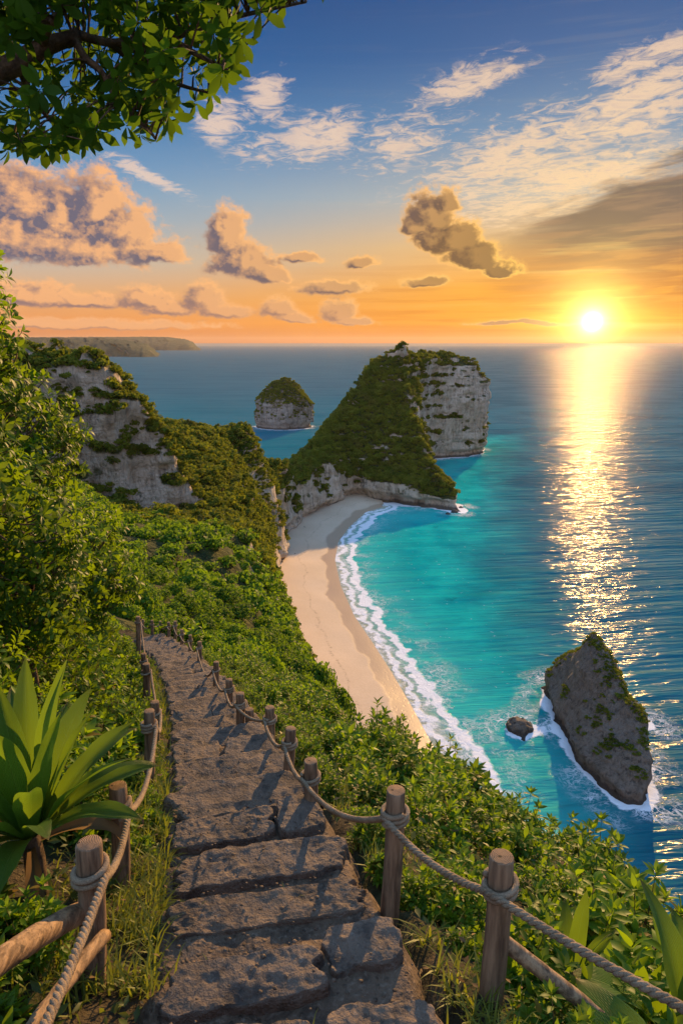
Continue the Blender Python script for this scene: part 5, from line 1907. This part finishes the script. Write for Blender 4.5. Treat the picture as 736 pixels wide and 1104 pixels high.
# keep what the path's traveller can see: in front, not behind the bank on the left
P = HV[ok]
az_ = P[:, 0] / P[:, 1]
keep = (az_ > -0.62) & (az_ < 0.16)
ok = ok[keep]
chosen, cells = [], {}
for i in ok:
    p = HV[i]
    sp = 1.32 + p[1] * 0.017
    if p[1] < 27 and p[0] < -2 and abs(p[0] - float(path_x(p[1]))) < 1.5: continue
    key = (int(p[0] // 3), int(p[1] // 3), int(p[2] // 3))
    good = True
    for a in (-1, 0, 1):
        for b in (-1, 0, 1):
            for c in (-1, 0, 1):
                for q in cells.get((key[0] + a, key[1] + b, key[2] + c), ()):
                    if (q[0] - p[0]) ** 2 + (q[1] - p[1]) ** 2 + (q[2] - p[2]) ** 2 < sp * sp:
                        good = False; break
                if not good: break
            if not good: break
        if not good: break
    if good:
        chosen.append(i)
        cells.setdefault(key, []).append(tuple(p))
chosen.sort(key=lambda i: HV[i, 1])
tm_mesh = [mesh_np('slope_bush', v, q, smooth=False) for v, q in TM]
near_set = chosen[:285]
for n, i in enumerate(near_set):
    p, nn = HV[i], HN[i]
    k = int(r2.integers(0, 5))
    s = (0.85 + p[1] * 0.013) * r2.uniform(0.62, 1.4)
    tall = 1.55 if r2.random() < 0.14 else 1.0
    s *= tall ** 0.6
    o = link('slope_bush', tm_mesh[k], M_MID, None, tuple(p - nn * 0.25), (r2.uniform(-0.2, 0.2), r2.uniform(-0.2, 0.2), r2.uniform(0, 6.28)), (s, s, s * tall * r2.uniform(0.85, 1.25)))
    tag(o, 'rounded green bush on the slope between the end of the steps and the beach', 'bush', 'bushes on the slope above the beach')
rest = np.array(chosen[285:])
acc = Acc()
TW = [bush_template(420, 0.16, s, 0.85, 9) for s in (31, 32, 33, 34)]
wh = r2.integers(0, 4, len(rest))
for k in range(4):
    s = rest[wh == k]
    a = r2.uniform(0, 6.28, len(s))
    M = np.zeros((len(s), 3, 3)); M[:, 0, 0] = np.cos(a); M[:, 0, 1] = -np.sin(a); M[:, 1, 0] = np.sin(a); M[:, 1, 1] = np.cos(a); M[:, 2, 2] = r2.uniform(0.8, 1.3, len(s))
    stamp(acc, TW[k][0], TW[k][1], M, HV[s] - HN[s] * 0.3, (1.2 + HV[s, 1] * 0.010) * r2.uniform(0.7, 1.35, len(s)))
tag(link('woods', acc.mesh('woods', smooth=False), M_WOODS), kind='stuff')

# ------------------------------------------------------------------ the evening air over the sea
def build_haze():
    x0, x1, y0, y1, z0, z1 = -30000, 30000, -3000, 30000, -6, 320
    V = [(x, y, z) for x in (x0, x1) for y in (y0, y1) for z in (z0, z1)]
    F = [(0, 1, 3, 2), (4, 6, 7, 5), (0, 4, 5, 1), (2, 3, 7, 6), (0, 2, 6, 4), (1, 5, 7, 3)]
    m, g = material('evening_haze')
    n = g.node('ShaderNodeVolumePrincipled')
    n.inputs['Color'].default_value = (0.97, 0.85, 0.72, 1)
    n.inputs['Density'].default_value = 0.000014
    n.inputs['Anisotropy'].default_value = 0.35
    g.out(None, vol=E(g, n.outputs[0]))
    o = link('haze', mesh_np('haze', V, np.array(F), smooth=False), m)
    tag(o, kind='stuff')
    m.cycles.homogeneous_volume = True if hasattr(m.cycles, 'homogeneous_volume') else False


build_haze()
scene.cycles.volume_bounces = 0
